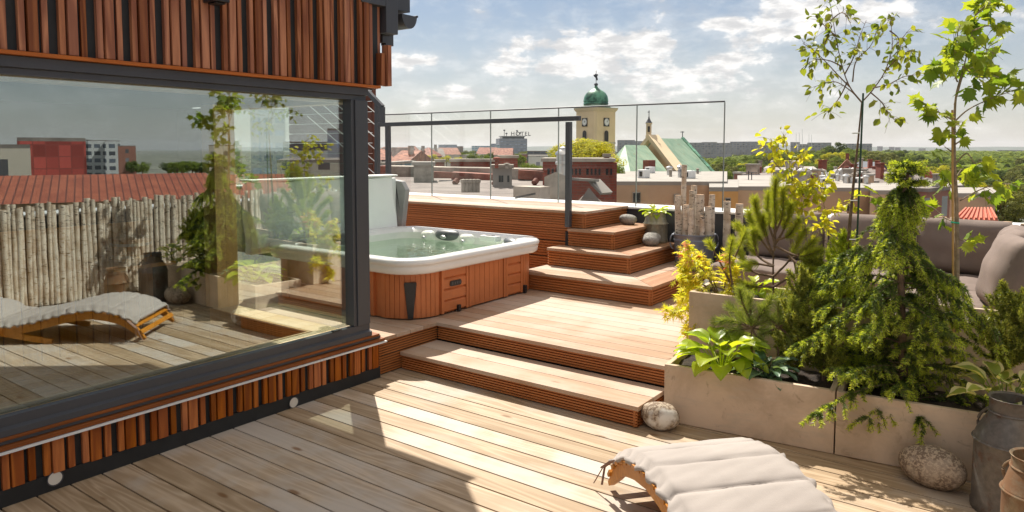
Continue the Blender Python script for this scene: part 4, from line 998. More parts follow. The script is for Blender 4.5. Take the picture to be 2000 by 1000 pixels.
# ---- plane tree --------------------------------------------------------------
Yb = 4.72
pl = []
for pts in ([(1864,205),(1878,150),(1892,90),(1905,30),(1915,-30)], [(1868,190),(1885,140),(1915,115),(1940,80)], [(1862,235),(1835,220),(1810,205),(1786,190)], [(1862,240),(1890,215),(1930,195),(1970,180),(1995,170)], [(1870,160),(1855,130),(1835,125)], [(1885,100),(1870,70),(1880,40)], [(1900,60),(1930,50),(1950,60)], [(1880,130),(1910,150),(1950,150)],
            [(1862,285),(1878,270),(1860,250),(1872,240)], [(1864,300),(1850,290),(1845,288)], [(1866,320),(1888,300),(1905,320),(1915,310)], [(1866,350),(1880,330),(1895,335)], [(1875,392),(1905,375),(1940,362),(1985,358)], [(1868,435),(1845,425),(1820,405),(1790,400)], [(1866,380),(1850,350),(1845,340)], [(1868,465),(1885,470),(1900,462)], [(1820,405),(1780,392),(1740,395),(1715,380)], [(1905,30),(1925,10),(1935,-10)], [(1880,110),(1862,95),(1868,60)], [(1900,70),(1918,90),(1942,105)]):
    d = RNG.uniform(-.22, .22); pl.append(([B(x, y, d * k / (len(pts) - 1)) for k, (x, y) in enumerate(pts)], .3))
slim_tree('tall young plane tree with big lobed leaves and a bamboo stake at the right', B(1868, 640), [B(1868, 655), B(1869, 520), B(1868, 400), B(1864, 300), B(1866, 200), B(1876, 150)], pl, 'leaf_plane', PLANE, .088, 1.6, None, 'plane_tree', barkm='bark_pale', rt=.015, twigs=4.0)
sk = thing('plant_stake', B(1864, 640), 'bamboo cane with green ties beside the plane tree trunk', 'stake')
MB().tube([B(1862, 655, -.02), B(1860, 215, -.02)], .006, 6).build('cane', M['bamboo'], sk, smooth=True)
for y in (434, 610): MB().tube([B(1857, y, -.035), B(1874, y + 2, -.035)], .005, 5).build('tie', M['tie'], sk)
# ---- yellow leaved birch shrub behind the pine ---------------------------------
Yb = 5.05
yl = []
for pts in ([(1560,560),(1545,480),(1540,420),(1548,360),(1540,310),(1530,262)], [(1560,560),(1590,480),(1610,420),(1605,380),(1600,345)], [(1542,430),(1520,400),(1505,380)], [(1546,350),(1515,320),(1492,285)], [(1560,540),(1575,460),(1565,400),(1580,340)], [(1540,300),(1515,285),(1505,270)], [(1600,420),(1640,400),(1665,385)], [(1540,330),(1560,310),(1568,300)], [(1548,380),(1535,360),(1550,345)], [(1590,480),(1600,450),(1620,440)],[(1545,400),(1570,380),(1590,360)]):
    d = RNG.uniform(-.15, .2); yl.append(([B(x, y, d * k / (len(pts) - 1)) for k, (x, y) in enumerate(pts)], .35))
slim_tree('bright yellow green birch shrub rising behind the pine', B(1560, 580), [B(1560, 590), B(1560, 560), B(1548, 480), B(1545, 400)], yl, 'leaf_yshrub', OV, .052, 2.0, None, 'birch_shrub', barkm='bark_pale', rt=.010, twigs=5.5)
# ---- golden japanese maple ------------------------------------------------------
Yb = 4.85
t = plant('japanese_maple', B(1408, 585), 'golden japanese maple with pink tips at the left planter corner', 'shrub')
mb = MB(); P = []; D = []; PP = []; DP = []
for pts in ([(1408,585),(1380,560),(1350,600),(1320,610),(1298,605)], [(1408,585),(1375,530),(1345,500),(1345,478)], [(1408,585),(1370,590),(1350,640),(1345,650)], [(1408,585),(1390,540),(1375,510),(1362,500)], [(1408,585),(1420,540),(1425,510),(1428,495)], [(1400,570),(1390,620),(1385,645)], [(1380,560),(1350,545),(1330,545)], [(1408,585),(1430,560),(1440,530)], [(1375,560),(1362,620),(1360,640)], [(1345,500),(1338,520),(1335,535)], [(1395,560),(1400,600),(1398,640)], [(1370,540),(1340,575),(1330,585)]):
    dz = RNG.uniform(-.28, .12); c = curve([B(x, y, dz * k / (len(pts) - 1) * 1.0) for k, (x, y) in enumerate(pts)], 7); m = len(c); mb.tube(c, [max(.0015, .006 * (1 - .85 * i / (m - 1))) for i in range(m)], 5)
    for q in range(90):
        i = RNG.integers(m // 4, m); o = c[i] + Vector(rnd_dirs(1)[0]) * RNG.uniform(.0, .055); d_ = Vector(rnd_dirs(1)[0]) * .8 + Vector((-.3, -.4, -.25))
        up_ = o.z > B(1300, 505).z and RNG.random() < .16
        (PP if up_ else P).append(o); (DP if up_ else D).append(d_)
mb.build('branches', M['bark'], t, smooth=True)
for nm, p, d, mt in (('leaves', P, D, 'leaf_jmap'), ('young_leaves', PP, DP, 'leaf_jpink')):
    p = np.array(p); d = np.array(d); V, F = scatter(*JMAP, p, d, rnd_dirs(len(p)) * .5 + np.array([-.15, -.35, .8]), RNG.uniform(.034, .062, len(p))); fast_mesh(nm, V, F, M[mt], t, True)
# ---- pines ------------------------------------------------------------------------
def pine(label, base, branches, mat, nl=.055, dens=2600, w=.03, r0=.009, name='pine_shrub', tip=.6):
    t = plant(name, base, label, 'shrub'); mb = MB(); P = []; D = []
    for pts, leaf0 in branches:
        c = curve(pts, 8); m = len(c); mb.tube(c, [max(.003, r0 * (1 - .7 * i / (m - 1))) for i in range(m)], 7)
        seg = c[min(int(m * leaf0), m - 3):]; L = sum((seg[i+1] - seg[i]).length for i in range(len(seg) - 1)); n = max(8, int(L * dens))
        if len(seg) < 2: continue
        i = RNG.integers(0, len(seg) - 1, n); f = RNG.random((n, 1)); A = np.array(seg)
        p = A[i] * (1 - f) + A[i+1] * f; ax = norm(A[i+1] - A[i]); r = rnd_dirs(n); r = norm(r - (r * ax).sum(1, keepdims=True) * ax)
        P.append(p); D.append(ax * RNG.uniform(.5, 1.3, (n, 1)) + r)
        nt_ = 60; P.append(np.repeat(A[-1:], nt_, 0)); D.append(norm(A[-1:] - A[-2:-1]) * 1.1 + rnd_dirs(nt_) * .8)
    mb.build('branches', M['bark'], t, smooth=True); P = np.concatenate(P); D = np.concatenate(D)
    V, F = needles(P, D, rnd_dirs(len(P)), RNG.uniform(nl * .7, nl * 1.15, len(P)), w); fast_mesh('needles', V, F, M[mat], t); return t
Yb = 4.92
def brl(lst, dy=.14, lf=.35): return [([B(x, y, d_ * k / max(1, len(p) - 1)) for k, (x, y) in enumerate(p)], l) for p, l, d_ in ((p, l, RNG.uniform(-dy, dy)) for p, l in lst)]
pine('dark green mountain pine with upright candles in the middle of the tall planter', B(1511, 600), brl([([(1511,605),(1510,540),(1511,480),(1512,440)], .95), ([(1512,490),(1515,440),(1513,390),(1515,352)], .35), ([(1511,500),(1495,460),(1480,420),(1474,390)], .3), ([(1500,470),(1492,440),(1490,425)], .3), ([(1512,480),(1530,450),(1540,420),(1545,400)], .35), ([(1511,520),(1480,500),(1455,460),(1440,440)], .35), ([(1480,500),(1472,470),(1470,450)], .2), ([(1511,540),(1540,510),(1560,470),(1572,450)], .4), ([(1511,540),(1470,530),(1448,500),(1440,480)], .35), ([(1540,510),(1570,490),(1590,470)], .3), ([(1512,470),(1500,430),(1500,380)], .4), ([(1512,460),(1528,420),(1530,370)], .4), ([(1511,560),(1545,540),(1575,520)], .6), ([(1511,470),(1540,460),(1560,430)], .4),([(1511,480),(1560,500),(1600,490)], .5), ([(1511,520),(1470,515),(1440,520)], .35), ([(1511,500),(1478,455),(1462,415)], .3), ([(1511,560),(1475,560),(1450,555)], .4), ([(1540,500),(1565,520),(1590,530)], .3)]), 'pine_n', .050, 5200, w=.045)
Yb = 4.80
pine('small pine with orange maple leaves beside it near the zinc tub', B(1430, 590), brl([([(1440,595),(1428,540),(1425,500),(1430,470)], .6), ([(1430,560),(1400,500),(1385,475)], .6), ([(1428,520),(1445,480),(1455,455)], .4)]), 'pine_n', .05, 3200, w=.045)
Yb = 4.40
pine('blue green dwarf pine on a short stem above the hostas', B(1468, 705), brl([([(1468,708),(1468,660),(1467,630)], .95), ([(1467,640),(1445,615),(1425,600)], .1), ([(1467,640),(1490,610),(1505,585)], .1), ([(1467,640),(1440,645),(1415,650)], .2), ([(1467,640),(1495,645),(1515,650)], .2), ([(1467,635),(1465,600),(1462,580)], .1), ([(1467,640),(1480,660),(1490,675)], .3), ([(1467,640),(1430,625),(1400,628)], .2), ([(1467,640),(1500,625),(1520,620)], .2), ([(1467,630),(1450,590),(1445,568)], .2)], .12), 'dpine_n', .055, 3200, w=.045, name='dwarf_pine')
pine('second dwarf pine squeezed between the first one and the yew', B(1520, 700), brl([([(1520,705),(1520,660),(1522,630)], .9), ([(1522,640),(1500,620),(1488,600)], .1), ([(1522,640),(1545,615),(1550,590)], .1), ([(1522,640),(1495,650),(1480,660)], .2), ([(1522,635),(1520,600),(1525,575)], .1), ([(1522,640),(1540,655),(1548,675)], .3)], .12), 'dpine_n', .05, 3000, w=.045, name='dwarf_pine')
# ---- yews --------------------------------------------------------------------------
def yew(label, base, top, width, n_br, mat='yew_n', nl=.019, name='yew', dens=1500, seed=0):
    t = plant(name, base, label, 'shrub'); base = Vector(base); top = Vector(top); mb = MB(); P = []; D = []; Hh = (top - base).length
    mb.tube([base, base.lerp(top, .5), top], [.010, .006, .002], 6)
    for k in range(n_br):
        u = RNG.uniform(.08, .98); o = base.lerp(top, u); a = RNG.uniform(0, 6.28); ln = width * (1.0 - .65 * u) * RNG.uniform(.55, 1.1)
        d = Vector((math.cos(a), math.sin(a), RNG.uniform(.5, 1.6))).normalized(); c = curve([o, o + d * ln * .5, o + d * ln + Vector((0, 0, ln * .35))], 4); m = len(c)
        mb.tube(c, [max(.0012, .004 * (1 - i / m)) for i in range(m)], 4, cap=False)
        for j in range(3):
            i0 = RNG.integers(1, m - 1); dd = (d + Vector(rnd_dirs(1)[0]) * .7).normalized(); s = [c[i0], c[i0] + dd * ln * .25, c[i0] + dd * ln * .45 + Vector((0, 0, .02))] if j else c
            A = np.array(s); L = sum((s[i+1] - s[i]).length for i in range(len(s) - 1)); n = int(L * dens); i = RNG.integers(0, len(s) - 1, n); f = RNG.random((n, 1)); p = A[i] * (1 - f) + A[i+1] * f; ax = norm(A[i+1] - A[i]); P.append(p); D.append(ax * .7 + rnd_dirs(n))
    mb.build('branches', M['bark'], t, smooth=True); P = np.concatenate(P); D = np.concatenate(D)
    V, F = needles(P, D, rnd_dirs(len(P)), RNG.uniform(nl * .7, nl * 1.2, len(P)), .24); fast_mesh('needles', V, F, M[mat], t); return t
Yb = 4.42
yew('upright bushy yew between the dwarf pine and the big spruce', B(1556, 742), B(1562, 545), .22, 70, seed=1, dens=1800)
yew('loose yellow green yew left of the spruce in the low planter', B(1608, 745), B(1612, 600), .22, 70, seed=3, dens=1700)
Yb = 4.92
yew('bright green feathery shrub in the tall planter just left of the spruce top', B(1648, 600), B(1642, 470), .20, 60, 'spruce_new', seed=4, dens=1300, name='feathery_shrub')
yew('dark green shrub in the tall planter between the pine and the feathery shrub', B(1595, 600), B(1590, 500), .17, 45, seed=5, dens=1500)
Yb = 4.45
yew('yellowish yew at the right picture edge in front of the sofa', B(1962, 745), B(1985, 585), .24, 75, seed=2, dens=1800)
# ---- big drooping spruce -------------------------------------------------------------
Yb = 4.42
sp = plant('weeping_spruce', B(1762, 800), 'large drooping spruce spilling over the low concrete planter', 'conifer')
tr = curve([B(1766, 800), B(1762, 640), B(1758, 500), B(1752, 400), B(1770, 360), B(1774, 318)], 10)
mb = MB(); n = len(tr); mb.tube(tr, [.022 * (1 - .85 * i / (n - 1)) + .002 for i in range(n)], 9); mb.build('trunk', M['bark'], sp, smooth=True)
bb = MB(); P = []; D = []; PN = []; DN = []
zt0, zt1 = tr[0].z, tr[-1].z
def twig(o, d, L, drp, dens, n=6):
    return [o + d * L * k / n + Vector((0, 0, -drp * L * (k / n) ** 2)) for k in range(n + 1)]
def clothe(s, dens, tip=.12):
    A = np.array(s); L = sum((s[i+1] - s[i]).length for i in range(len(s) - 1)); n = max(4, int(L * dens)); i = RNG.integers(0, len(s) - 1, n); f = RNG.random((n, 1)); p = A[i] * (1 - f) + A[i+1] * f; ax = norm(A[i+1] - A[i]); r = rnd_dirs(n)
    new = (i >= len(s) - 3) & (RNG.random(n) < .8) if tip else np.zeros(n, bool)
    dd = ax * .75 + norm(r - (r * ax).sum(1, keepdims=True) * ax); P.append(p[~new]); D.append(dd[~new]); PN.append(p[new]); DN.append(dd[new])
WPROF = [(0, .50), (.1, .56), (.41, .50), (.62, .42), (.75, .24), (.80, .04), (.88, .035), (.93, .085), (1, .05)]
for k in range(172):
    u = RNG.uniform(.02, .99) ** .95 if k < 128 else RNG.uniform(.03, .30); i = int(u * (n - 1)); o = tr[i]; a = RNG.uniform(0, 6.283)
    wd = np.interp((o.z - zt0) / (zt1 - zt0), [q[0] for q in WPROF], [q[1] for q in WPROF]) * RNG.uniform(.45, 1.15) * (.80 + .32 * math.sin(3 * a + 11 * u)) * (1 if k < 128 else .85)
    d = Vector((math.cos(a), math.sin(a) * .85, RNG.uniform(.0, .5))).normalized(); top_ = u > .8
    c = twig(o, d, wd, .1 if top_ else (.24 if k < 128 else .16) + .38 * min(1, u / .45), 0, 8); bb.tube(c, [max(.0014, .005 * (1 - q / 8)) for q in range(9)], 4, cap=False); clothe(c, 750)
    m_ = int(wd * 48) + 3
    for q in range(m_):
        j = RNG.integers(2, 9); oo = c[j]; side = Vector((-d.y, d.x, 0)) * RNG.choice([-1, 1]); dd = (d * RNG.uniform(.2, .9) + side * RNG.uniform(.2, .9) + Vector((0, 0, .15 if top_ else -.25))).normalized()
        tw = twig(oo, dd, RNG.uniform(.05, .12) * (.85 if u < .25 else 1 if not top_ else .8), .25 if top_ else (.55 if u < .3 else 1.3), 0, 5); bb.tube(tw, [.0015] * 6, 3, cap=False); clothe(tw, 1050)
bb.build('branches', M['bark'], sp, smooth=True)
for nm, p, d, mt, nl in (('needles', P, D, 'spruce_n', .017), ('new_growth', PN, DN, 'spruce_new', .019)):
    p = np.concatenate(p); d = np.concatenate(d); V, F = needles(p, d, rnd_dirs(len(p)), RNG.uniform(nl * .7, nl * 1.2, len(p)), .2); fast_mesh(nm, V, F, M[mt], sp)
# ---- hostas -----------------------------------------------------------------------------
def hosta(label, base, r, nleaf, size, mat, rim=None, h=.14, name='hosta', narrow=.74, dirs=None):
    t = plant(name, base, label, 'plant'); base = Vector(base); lv = []; lf = []; rv = []; rf_ = []; mb = MB()
    for k in range(nleaf):
        a = k * 2.4 + RNG.uniform(-.3, .3); u = (k + .5) / nleaf; el = math.radians(75 - 58 * u + RNG.uniform(-8, 8)); L = size * RNG.uniform(.8, 1.15)
        d = Vector((math.cos(a), math.sin(a), 0)); st = base + d * r * .15; kn = st + (d * math.cos(el) + Vector((0, 0, math.sin(el)))) * h * (1.1 - .35 * u)
        mb.tube([st, st.lerp(kn, .5) + Vector((0, 0, .005)), kn], [.004, .0035, .003], 5, cap=False)
        side = Vector((-d.y, d.x, 0)); nu, nv = 9, 6; b0 = len(lv); pts = []
        for i in range(nu + 1):
            s = i / nu; ang = el * .55 - s * (.85 + .3 * u); 
            pos = kn + sum(((d * math.cos(el * .55 - q / 10 * s * (.85 + .3 * u)) + Vector((0, 0, math.sin(el * .55 - q / 10 * s * (.85 + .3 * u))))) * (L * s / 10) for q in range(10)), Vector())
            wd = L * narrow * (math.sin(math.pi * min(1, s * 1.0) ** .72) ** .9 if 0 < s < 1 else .0) * .5
            nrm = Vector((0, 0, 1)) * math.cos(ang) - d * math.sin(ang)
            for j in range(nv + 1):
                v = 2 * j / nv - 1; lv.append(pos + side * wd * v + nrm * (wd * .38 * abs(v) ** 1.4 + .006 * math.sin(s * 11 + v * 5) * abs(v)))
        for i in range(nu):
            for j in range(nv):
                q = (b0 + i*(nv+1)+j, b0 + (i+1)*(nv+1)+j, b0 + (i+1)*(nv+1)+j+1, b0 + i*(nv+1)+j+1)
                (rf_ if rim and (j == 0 or j == nv - 1 or (i == nu - 1)) else lf).append(q)
    mb.build('stems', M[mat], t, smooth=True); V = np.array(lv); fast_mesh('leaves', V, lf, M[mat], t, True)
    if rf_: fast_mesh('leaf_margins', V, rf_, M[rim], t, True)
    return t
PFz = .325
hosta('big yellow green hosta at the left end of the low planter', on_y(1408, 718, 4.24), .14, 30, .175, 'hosta_y', None, .15)
hosta('blue green hosta with narrow leaves right of the yellow one', on_y(1497, 738, 4.26), .11, 20, .125, 'hosta_b', None, .09, narrow=.55)
hosta('variegated hosta with cream edges above the milk churns', on_y(1962, 800, 4.2), .12, 15, .15, 'hosta_v', 'hosta_rim', .15)
hosta('green hosta growing behind the pine in the tall planter', on_y(1478, 575, 5.05), .10, 11, .11, 'hosta_y', None, .08)
hosta('light green hosta beside the slender birch trunk', on_y(1625, 600, 5.05), .12, 11, .15, 'hosta_y', None, .12)
hosta('yellow green hosta growing out of the milk can', Vector((-3.375, 7.30, .95)), .08, 11, .16, 'hosta_y', None, .06, narrow=.55)
# ================================================================== CITY
GZ = -20.0
mb = MB(); 
R_ = 14000
mb.add([(-R_, -R_, GZ - .5), (R_, -R_, GZ - .5), (R_, R_, GZ - .5), (-R_, R_, GZ - .5)], [(0, 1, 2, 3)])
M['ground'] = plain('city_ground', (.11, .12, .09), .95, 0, .35, .02, coord='World', col2=(.17, .17, .14))
tag(mb.build('ground', M['ground']), 'distant city ground reaching the horizon', 'ground', kind='structure')
def hills(name, mat, az0, az1, D, h, label, seed, n=90, w=900):
    rs = random.Random(seed); ph = [rs.uniform(0, 6) for _ in range(5)]; rings = []
    for r, hs_ in ((D, 0), (D + w * .4, .75), (D + w, 1.0), (D + 2.2 * w, 0)):
        ring = []
        for k in range(n + 1):
            a = math.radians(az0 + (az1 - az0) * k / n); e = .72 + .16 * math.sin(k * .11 + ph[0]) + .09 * math.sin(k * .37 + ph[1]) + .03 * math.sin(k * 1.3 + ph[2]); ring.append((r * math.sin(a), r * math.cos(a), GZ + h * e * hs_))
        rings.append(ring)
    o = MB().loft(rings, closed=False).build(name, mat, smooth='all'); tag(o, label, 'hills', kind='structure'); return o
M['hill'] = plain('wooded_hill', (.05, .075, .055), .95, 0, .35, .01, coord='World')
hills('hills', M['hill'], -75, 10, 7500, 75, 'long bluish wooded ridge along the horizon', 3)
def terr():   # rising ground on the right
    rings = []; 
    for r, e in ((330, 0), (420, .35), (560, .8), (900, 1.0), (1900, 1.05), (2600, .5)):
        rings.append([(r * math.sin(a), r * math.cos(a), GZ + 10 * e * max(0, min(1, (math.degrees(a) + 26) / 10))) for a in [math.radians(-30 + 75 * k / 50) for k in range(51)]])
    o = MB().loft(rings, closed=False).build('hillside', M['hill'], smooth='all'); tag(o, 'wooded hillside rising behind the right hand roofs', 'hillside', kind='structure')
terr()
AZC = lambda px: math.atan2(ray(px, 300).x, ray(px, 300).y)
M['tile'] = plain('red_roof_tiles', (.22, .075, .05), .8, 0, .3, 1.5, col2=(.30, .12, .08), obj_rnd=.12)
M['tile_bright'] = plain('orange_red_roof', (.50, .14, .08), .7, 0, .12, 1.2)
M['roofgrey'] = plain('grey_bitumen_roof', (.215, .185, .17), .9, 0, .25, .9, .2, obj_rnd=.06)
M['roofwhite'] = plain('pale_flat_roof', (.33, .305, .275), .8, 0, .12, .8)
M['copper'] = None
def copper():
    m, g, p, o = newmat('green_copper_roof'); v = g.n('ShaderNodeTexCoord').outputs['Object']; X, Y, Z = g.xyz(v)
    a = g.noise(v, .35, 5, .6, .6); b = g.noise(g.comb(g.m('MULTIPLY', X, 2), g.m('MULTIPLY', Y, 2), g.m('MULTIPLY', Z, .25)), .9, 4, .6)
    c = g.mix(g.ramp(a, .35, .65), (.18, .30, .21), (.29, .40, .28)); c = g.mix(g.ramp(b, .60, .74), c, (.24, .17, .08))
    sm = g.m('LESS_THAN', g.m('FRACT', g.m('ADD', g.m('MULTIPLY', X, .9), g.m('MULTIPLY', Y, .9))), .1); c = g.mix(g.m('MULTIPLY', sm, .35), c, (.08, .16, .11)); setc(g, p, c); p.inputs['Roughness'].default_value = .6; return m
M['copper'] = copper()
M['dome'] = plain('dark_copper_dome', (.035, .13, .085), .45, .2, .45, .9, col2=(.10, .26, .17))
M['cream'] = plain('cream_render', (.74, .57, .35), .85, 0, .06, .3)
M['cream2'] = plain('pale_cream_render', (.68, .54, .36), .85, 0, .06, .3)
M['beige'] = plain('beige_render', (.50, .35, .235), .9, 0, .10, .5, obj_rnd=.08)
M['orange'] = plain('orange_render', (.66, .36, .13), .9, 0, .08, .4)
def brick(name, c1, c2, mort, sc_=1.0):
    m, g, p, o = newmat(name); v = g.n('ShaderNodeTexCoord'); X, Y, Z = g.xyz(v.outputs['Object'])
    b = g.n('ShaderNodeTexBrick', i_Vector=g.comb(g.m('ADD', X, Y), Z, 0.0), i_Scale=sc_, i_Color1=(*c1, 1), i_Color2=(*c2, 1), i_Mortar=(*mort, 1)); b.inputs['Brick Width'].default_value = .26; b.inputs['Row Height'].default_value = .08; b.inputs['Mortar Size'].default_value = .009
    n = g.noise(v.outputs['Object'], 1.1, 5, .65); c = g.mix(g.m('MULTIPLY', g.ramp(n, .5, .7), .6), b.outputs[0], tuple(a * .35 for a in c1)); setc(g, p, c); p.inputs['Roughness'].default_value = .9; return m
M['brick'] = brick('red_brick', (.30, .07, .042), (.21, .05, .035), (.20, .11, .085))
M['concwall'] = plain('stained_render', (.31, .27, .23), .9, 0, .5, .9, col2=(.38, .34, .29), detail=7)
M['windark'] = plain('dark_window', (.025, .03, .035), .2)
M['leaf_y'] = leafmat('yellow_tree_leaf', (.36, .38, .04), (.62, .56, .07), .3, rough=.9, spec=.05)
M['leaf_g'] = leafmat('green_tree_leaf', (.10, .15, .03), (.24, .29, .055), .3, rough=.9, spec=.05)
M['leaf_d'] = leafmat('dark_tree_leaf', (.06, .09, .028), (.13, .17, .045), .2, rough=.9, spec=.05)
M['leaf_o'] = leafmat('olive_tree_leaf', (.12, .14, .04), (.21, .21, .07), .25, rough=.9, spec=.05)
def bld(name, label, px0, px1, pyt, D, depth, wall, roof='flat', roofm=None, rz=0, cat='building', group=None, gable=0, wins=None, base=GZ, over=.3, parapet=0, chim=0, zt=None):
    """a building standing on the city ground; origin at its front centre"""
    a = far(px0, pyt, D); b = far(px1, pyt, D); W_ = (b - a).length; c = (a + b) / 2; z1 = c.z if zt is None else zt
    ang = -math.atan2(c.x, c.y) + rz
    t = thing(name, (c.x, c.y, base), label, cat, group, rz=ang); h = z1 - base
    mb = MB(); mb.box(-W_/2, W_/2, 0, depth, 0, h); wo_ = mb.build('wall', wall, t, local=True)
    mb = MB(); o = over
    if roof == 'flat':
        mb.box(-W_/2 - o*.5, W_/2 + o*.5, -o*.5, depth + o*.5, h, h + .25)
    elif roof == 'gablex':     # ridge along x: slopes face the viewer
        mb.add([(-W_/2-o, -o, h), (W_/2+o, -o, h), (W_/2+o, depth+o, h), (-W_/2-o, depth+o, h), (-W_/2-o, depth/2, h+gable), (W_/2+o, depth/2, h+gable)], [(0,1,5,4), (2,3,4,5), (0,4,3), (1,2,5), (0,3,2,1)])
    elif roof == 'gabley':     # gable end faces the viewer
        mb.add([(-W_/2-o, -o, h), (W_/2+o, -o, h), (W_/2+o, depth+o, h), (-W_/2-o, depth+o, h), (0, -o, h+gable), (0, depth+o, h+gable)], [(0,4,5,3), (1,2,5,4), (0,1,4), (3,5,2), (0,3,2,1)])
    elif roof == 'hip':
        k = min(W_, depth) / 2 * .9
        mb.add([(-W_/2-o, -o, h), (W_/2+o, -o, h), (W_/2+o, depth+o, h), (-W_/2-o, depth+o, h), (-W_/2+k, depth/2, h+gable), (W_/2-k, depth/2, h+gable)], [(0,1,5,4), (2,3,4,5), (0,4,3), (1,2,5), (0,3,2,1)])
    ro = mb.build('roof', roofm or M['roofgrey'], t, local=True)
    rs = random.Random(int(px0 + pyt * 3))
    for k in range(chim):
        x = rs.uniform(-W_*.4, W_*.4); y = rs.uniform(depth * .2, depth * .7); cw = min(rs.uniform(.3, .6), W_ * .12)
        zb = h + (gable * (1 - abs(y - depth/2) / (depth/2)) if roof in ('gablex', 'hip') else gable * (1 - abs(x) / (W_/2)) if roof == 'gabley' else 0)
        mb = MB().box(x - cw, x + cw, y - .4, y + .4, zb - .3, zb + 1.1); mb.box(x - cw - .06, x + cw + .06, y - .46, y + .46, zb + 1.102, zb + 1.18); mb.build('chimney', rs.choice([M['brick'], M['concwall']]), ro, local=True)
    if wins:
        nx, rows, ww, wh, v0, vs = wins
        for i in range(nx):
            for j in range(rows):
                x = -W_/2 + W_ * (i + .5) / nx; z = h - v0 - j * vs
                f = MB().box(x - ww/2 - .08, x + ww/2 + .08, -.05, .02, z - wh - .08, z + .08).build('window', M['white'], t, local=True)
                MB().box(x - ww/2, x + ww/2, -.07, -.052, z - wh, z).build('pane', M['windark'], f, local=True)
    return t
# ---- near neighbour roofs behind the stairs -------------------------------------------
def brickwall(px0, px1, pyt, pyb, D, depth, label, holes=0, mat='brick', name='brick_chimney', cap=True, rz=0, hrow=14, rim='tile'):
    a = far(px0, pyt, D); b = far(px1, pyt, D); z0 = far((px0 + px1) / 2, pyb, D).z - 1.5; W_ = (b - a).length; c = (a + b) / 2; ang = -math.atan2(c.x, c.y) + rz
    t = thing(name, (c.x, c.y, z0), label, 'chimney', None, rz=ang); h = c.z - z0
    MB().box(-W_/2, W_/2, 0, depth, 0, h).build('stack', M[mat], t, local=True)
    if cap: MB().box(-W_/2 - .05, W_/2 + .05, -.05, depth + .05, h, h + .10).build('cap', M['concwall'] if mat != 'concwall' else M['roofwhite'], t, local=True)
    if holes:
        hz = h - .5
        for i in range(holes):
            x = -W_/2 + W_ * (i + .6) / (holes + .2) + (.0 if i % 5 else .1)
            MB().box(x - .028, x + .028, -.012, .01, hz + .12, hz + .3).build('flue_opening', M['windark'], t, local=True)
    return t
# roof plane that slopes towards us (bitumen), with parapets
def roofplane(px, label, name='flat_roof'):
    pass
nb = thing('neighbour_house', tuple(far(1010, 420, 17)), 'grey roofed neighbouring house just beyond the white coping', 'building')
def fp(px, py, D): return far(px, py, D)
def quadslab(mb, pts, th=.3):
    n = len(pts); mb.add([tuple(p) for p in pts] + [(p[0], p[1], p[2] - th) for p in pts], [tuple(range(n)), tuple(range(2*n - 1, n - 1, -1))] + [(i, n + i, n + (i+1) % n, (i+1) % n) for i in range(n)])
mb = MB(); quadslab(mb, [fp(700, 400, 14), fp(1120, 404, 14), fp(1066, 349, 25), fp(700, 345, 25)], .3); mb.build('roof', M['roofgrey'], nb)
a = fp(700, 402, 14); b = fp(1120, 406, 14); a2 = fp(700, 347, 25); b2 = fp(1066, 351, 25)
mb = MB(); mb.prism([(a.x, a.y), (b.x, b.y), (b2.x, b2.y), (a2.x, a2.y)], GZ, min(a.z, b.z) - .35); mb.build('wall', M['beige'], nb)
def ridge(p0, p1, w, h, mat, name='parapet_tiles', parent=nb): MB().bar(p0, p1, w, h).build(name, mat, parent)
ridge(fp(745, 333, 26), fp(812, 335, 26), .9, .35, M['tile']); ridge(fp(848, 343, 25), fp(884, 344, 25), .8, .3, M['tile']); ridge(fp(884, 343, 24), fp(962, 347, 24), .9, .25, M['tile']); ridge(fp(1012, 340, 24), fp(1062, 343, 24), .9, .3, M['tile'])
mb = MB(); mb.bar(fp(745, 342, 26.3), fp(1070, 350, 24.5), 1.2, .7); mb.build('upstand', M['concwall'], nb)
for (px, py, sgn) in ((888, 358, 1), (965, 360, 1), (1043, 358, 1)): MB().tube([fp(px, py, 21), fp(px + 5 * sgn, py - 6, 21.1)], .09, 10).build('vent_pipe', M['tile'], nb, smooth=True)
for k in range(5): 
    c = fp(905 + k * 7, 376, 16.5); MB().lathe([(.001, 0), (.05, 0), (.05, .22), (.07, .23), (.07, .3), (.001, .31)], c, 10).build('vent_pipe', M['concwall'], nb, smooth=True)
c = fp(1028, 381, 15.5); MB().box(c.x - .35, c.x + .35, c.y, c.y + .4, c.z - .1, c.z + .18).build('roof_hatch', M['concwall'], nb)
# slate mansard pieces at the right of the brick wall
mb = MB(); quadslab(mb, [fp(846, 373, 22), fp(858, 352, 22.5), fp(886, 352, 23), fp(880, 373, 22)], .2); mb.build('valley_flashing', M['anth'], nb)
brickwall(808, 847, 323, 376, 22, 1.3, 'broad stained grey chimney stack left of the small brick one', mat='concwall')
brickwall(850, 868, 317, 342, 27, .9, 'narrow red brick chimney beside the grey stack'); 
MB()
brickwall(880, 975, 316, 346, 27, 1.0, 'long low brick chimney wall with many flue openings', holes=15)
brickwall(974, 1011, 309, 338, 26, 1.2, 'taller brick chimney block behind the small white chimney', holes=0)
brickwall(962, 1000, 329, 352, 20, .9, 'small pale chimney with dark flues and metal cowls', mat='roofwhite', holes=3)
for px, py in ((966, 326), (974, 312), (992, 320)):
    pass
for px, pyt in ((970, 306), (990, 318)):
    a = fp(px, 329, 19.8); b = fp(px, pyt, 19.8); t = thing('roof_cowl', tuple(a), 'thin dark flue pipe on the small pale chimney' if px == 970 else 'stubby grey vent cowl on the small pale chimney', 'vent'); MB().lathe([(.05, 0), (.05, (b.z - a.z) * .7), (.1, (b.z - a.z) * .75), (.1, (b.z - a.z) * .9), (.001, b.z - a.z)], a, 10).build('pipe', M['brick'] if px == 970 else M['concwall'], t, smooth=True)
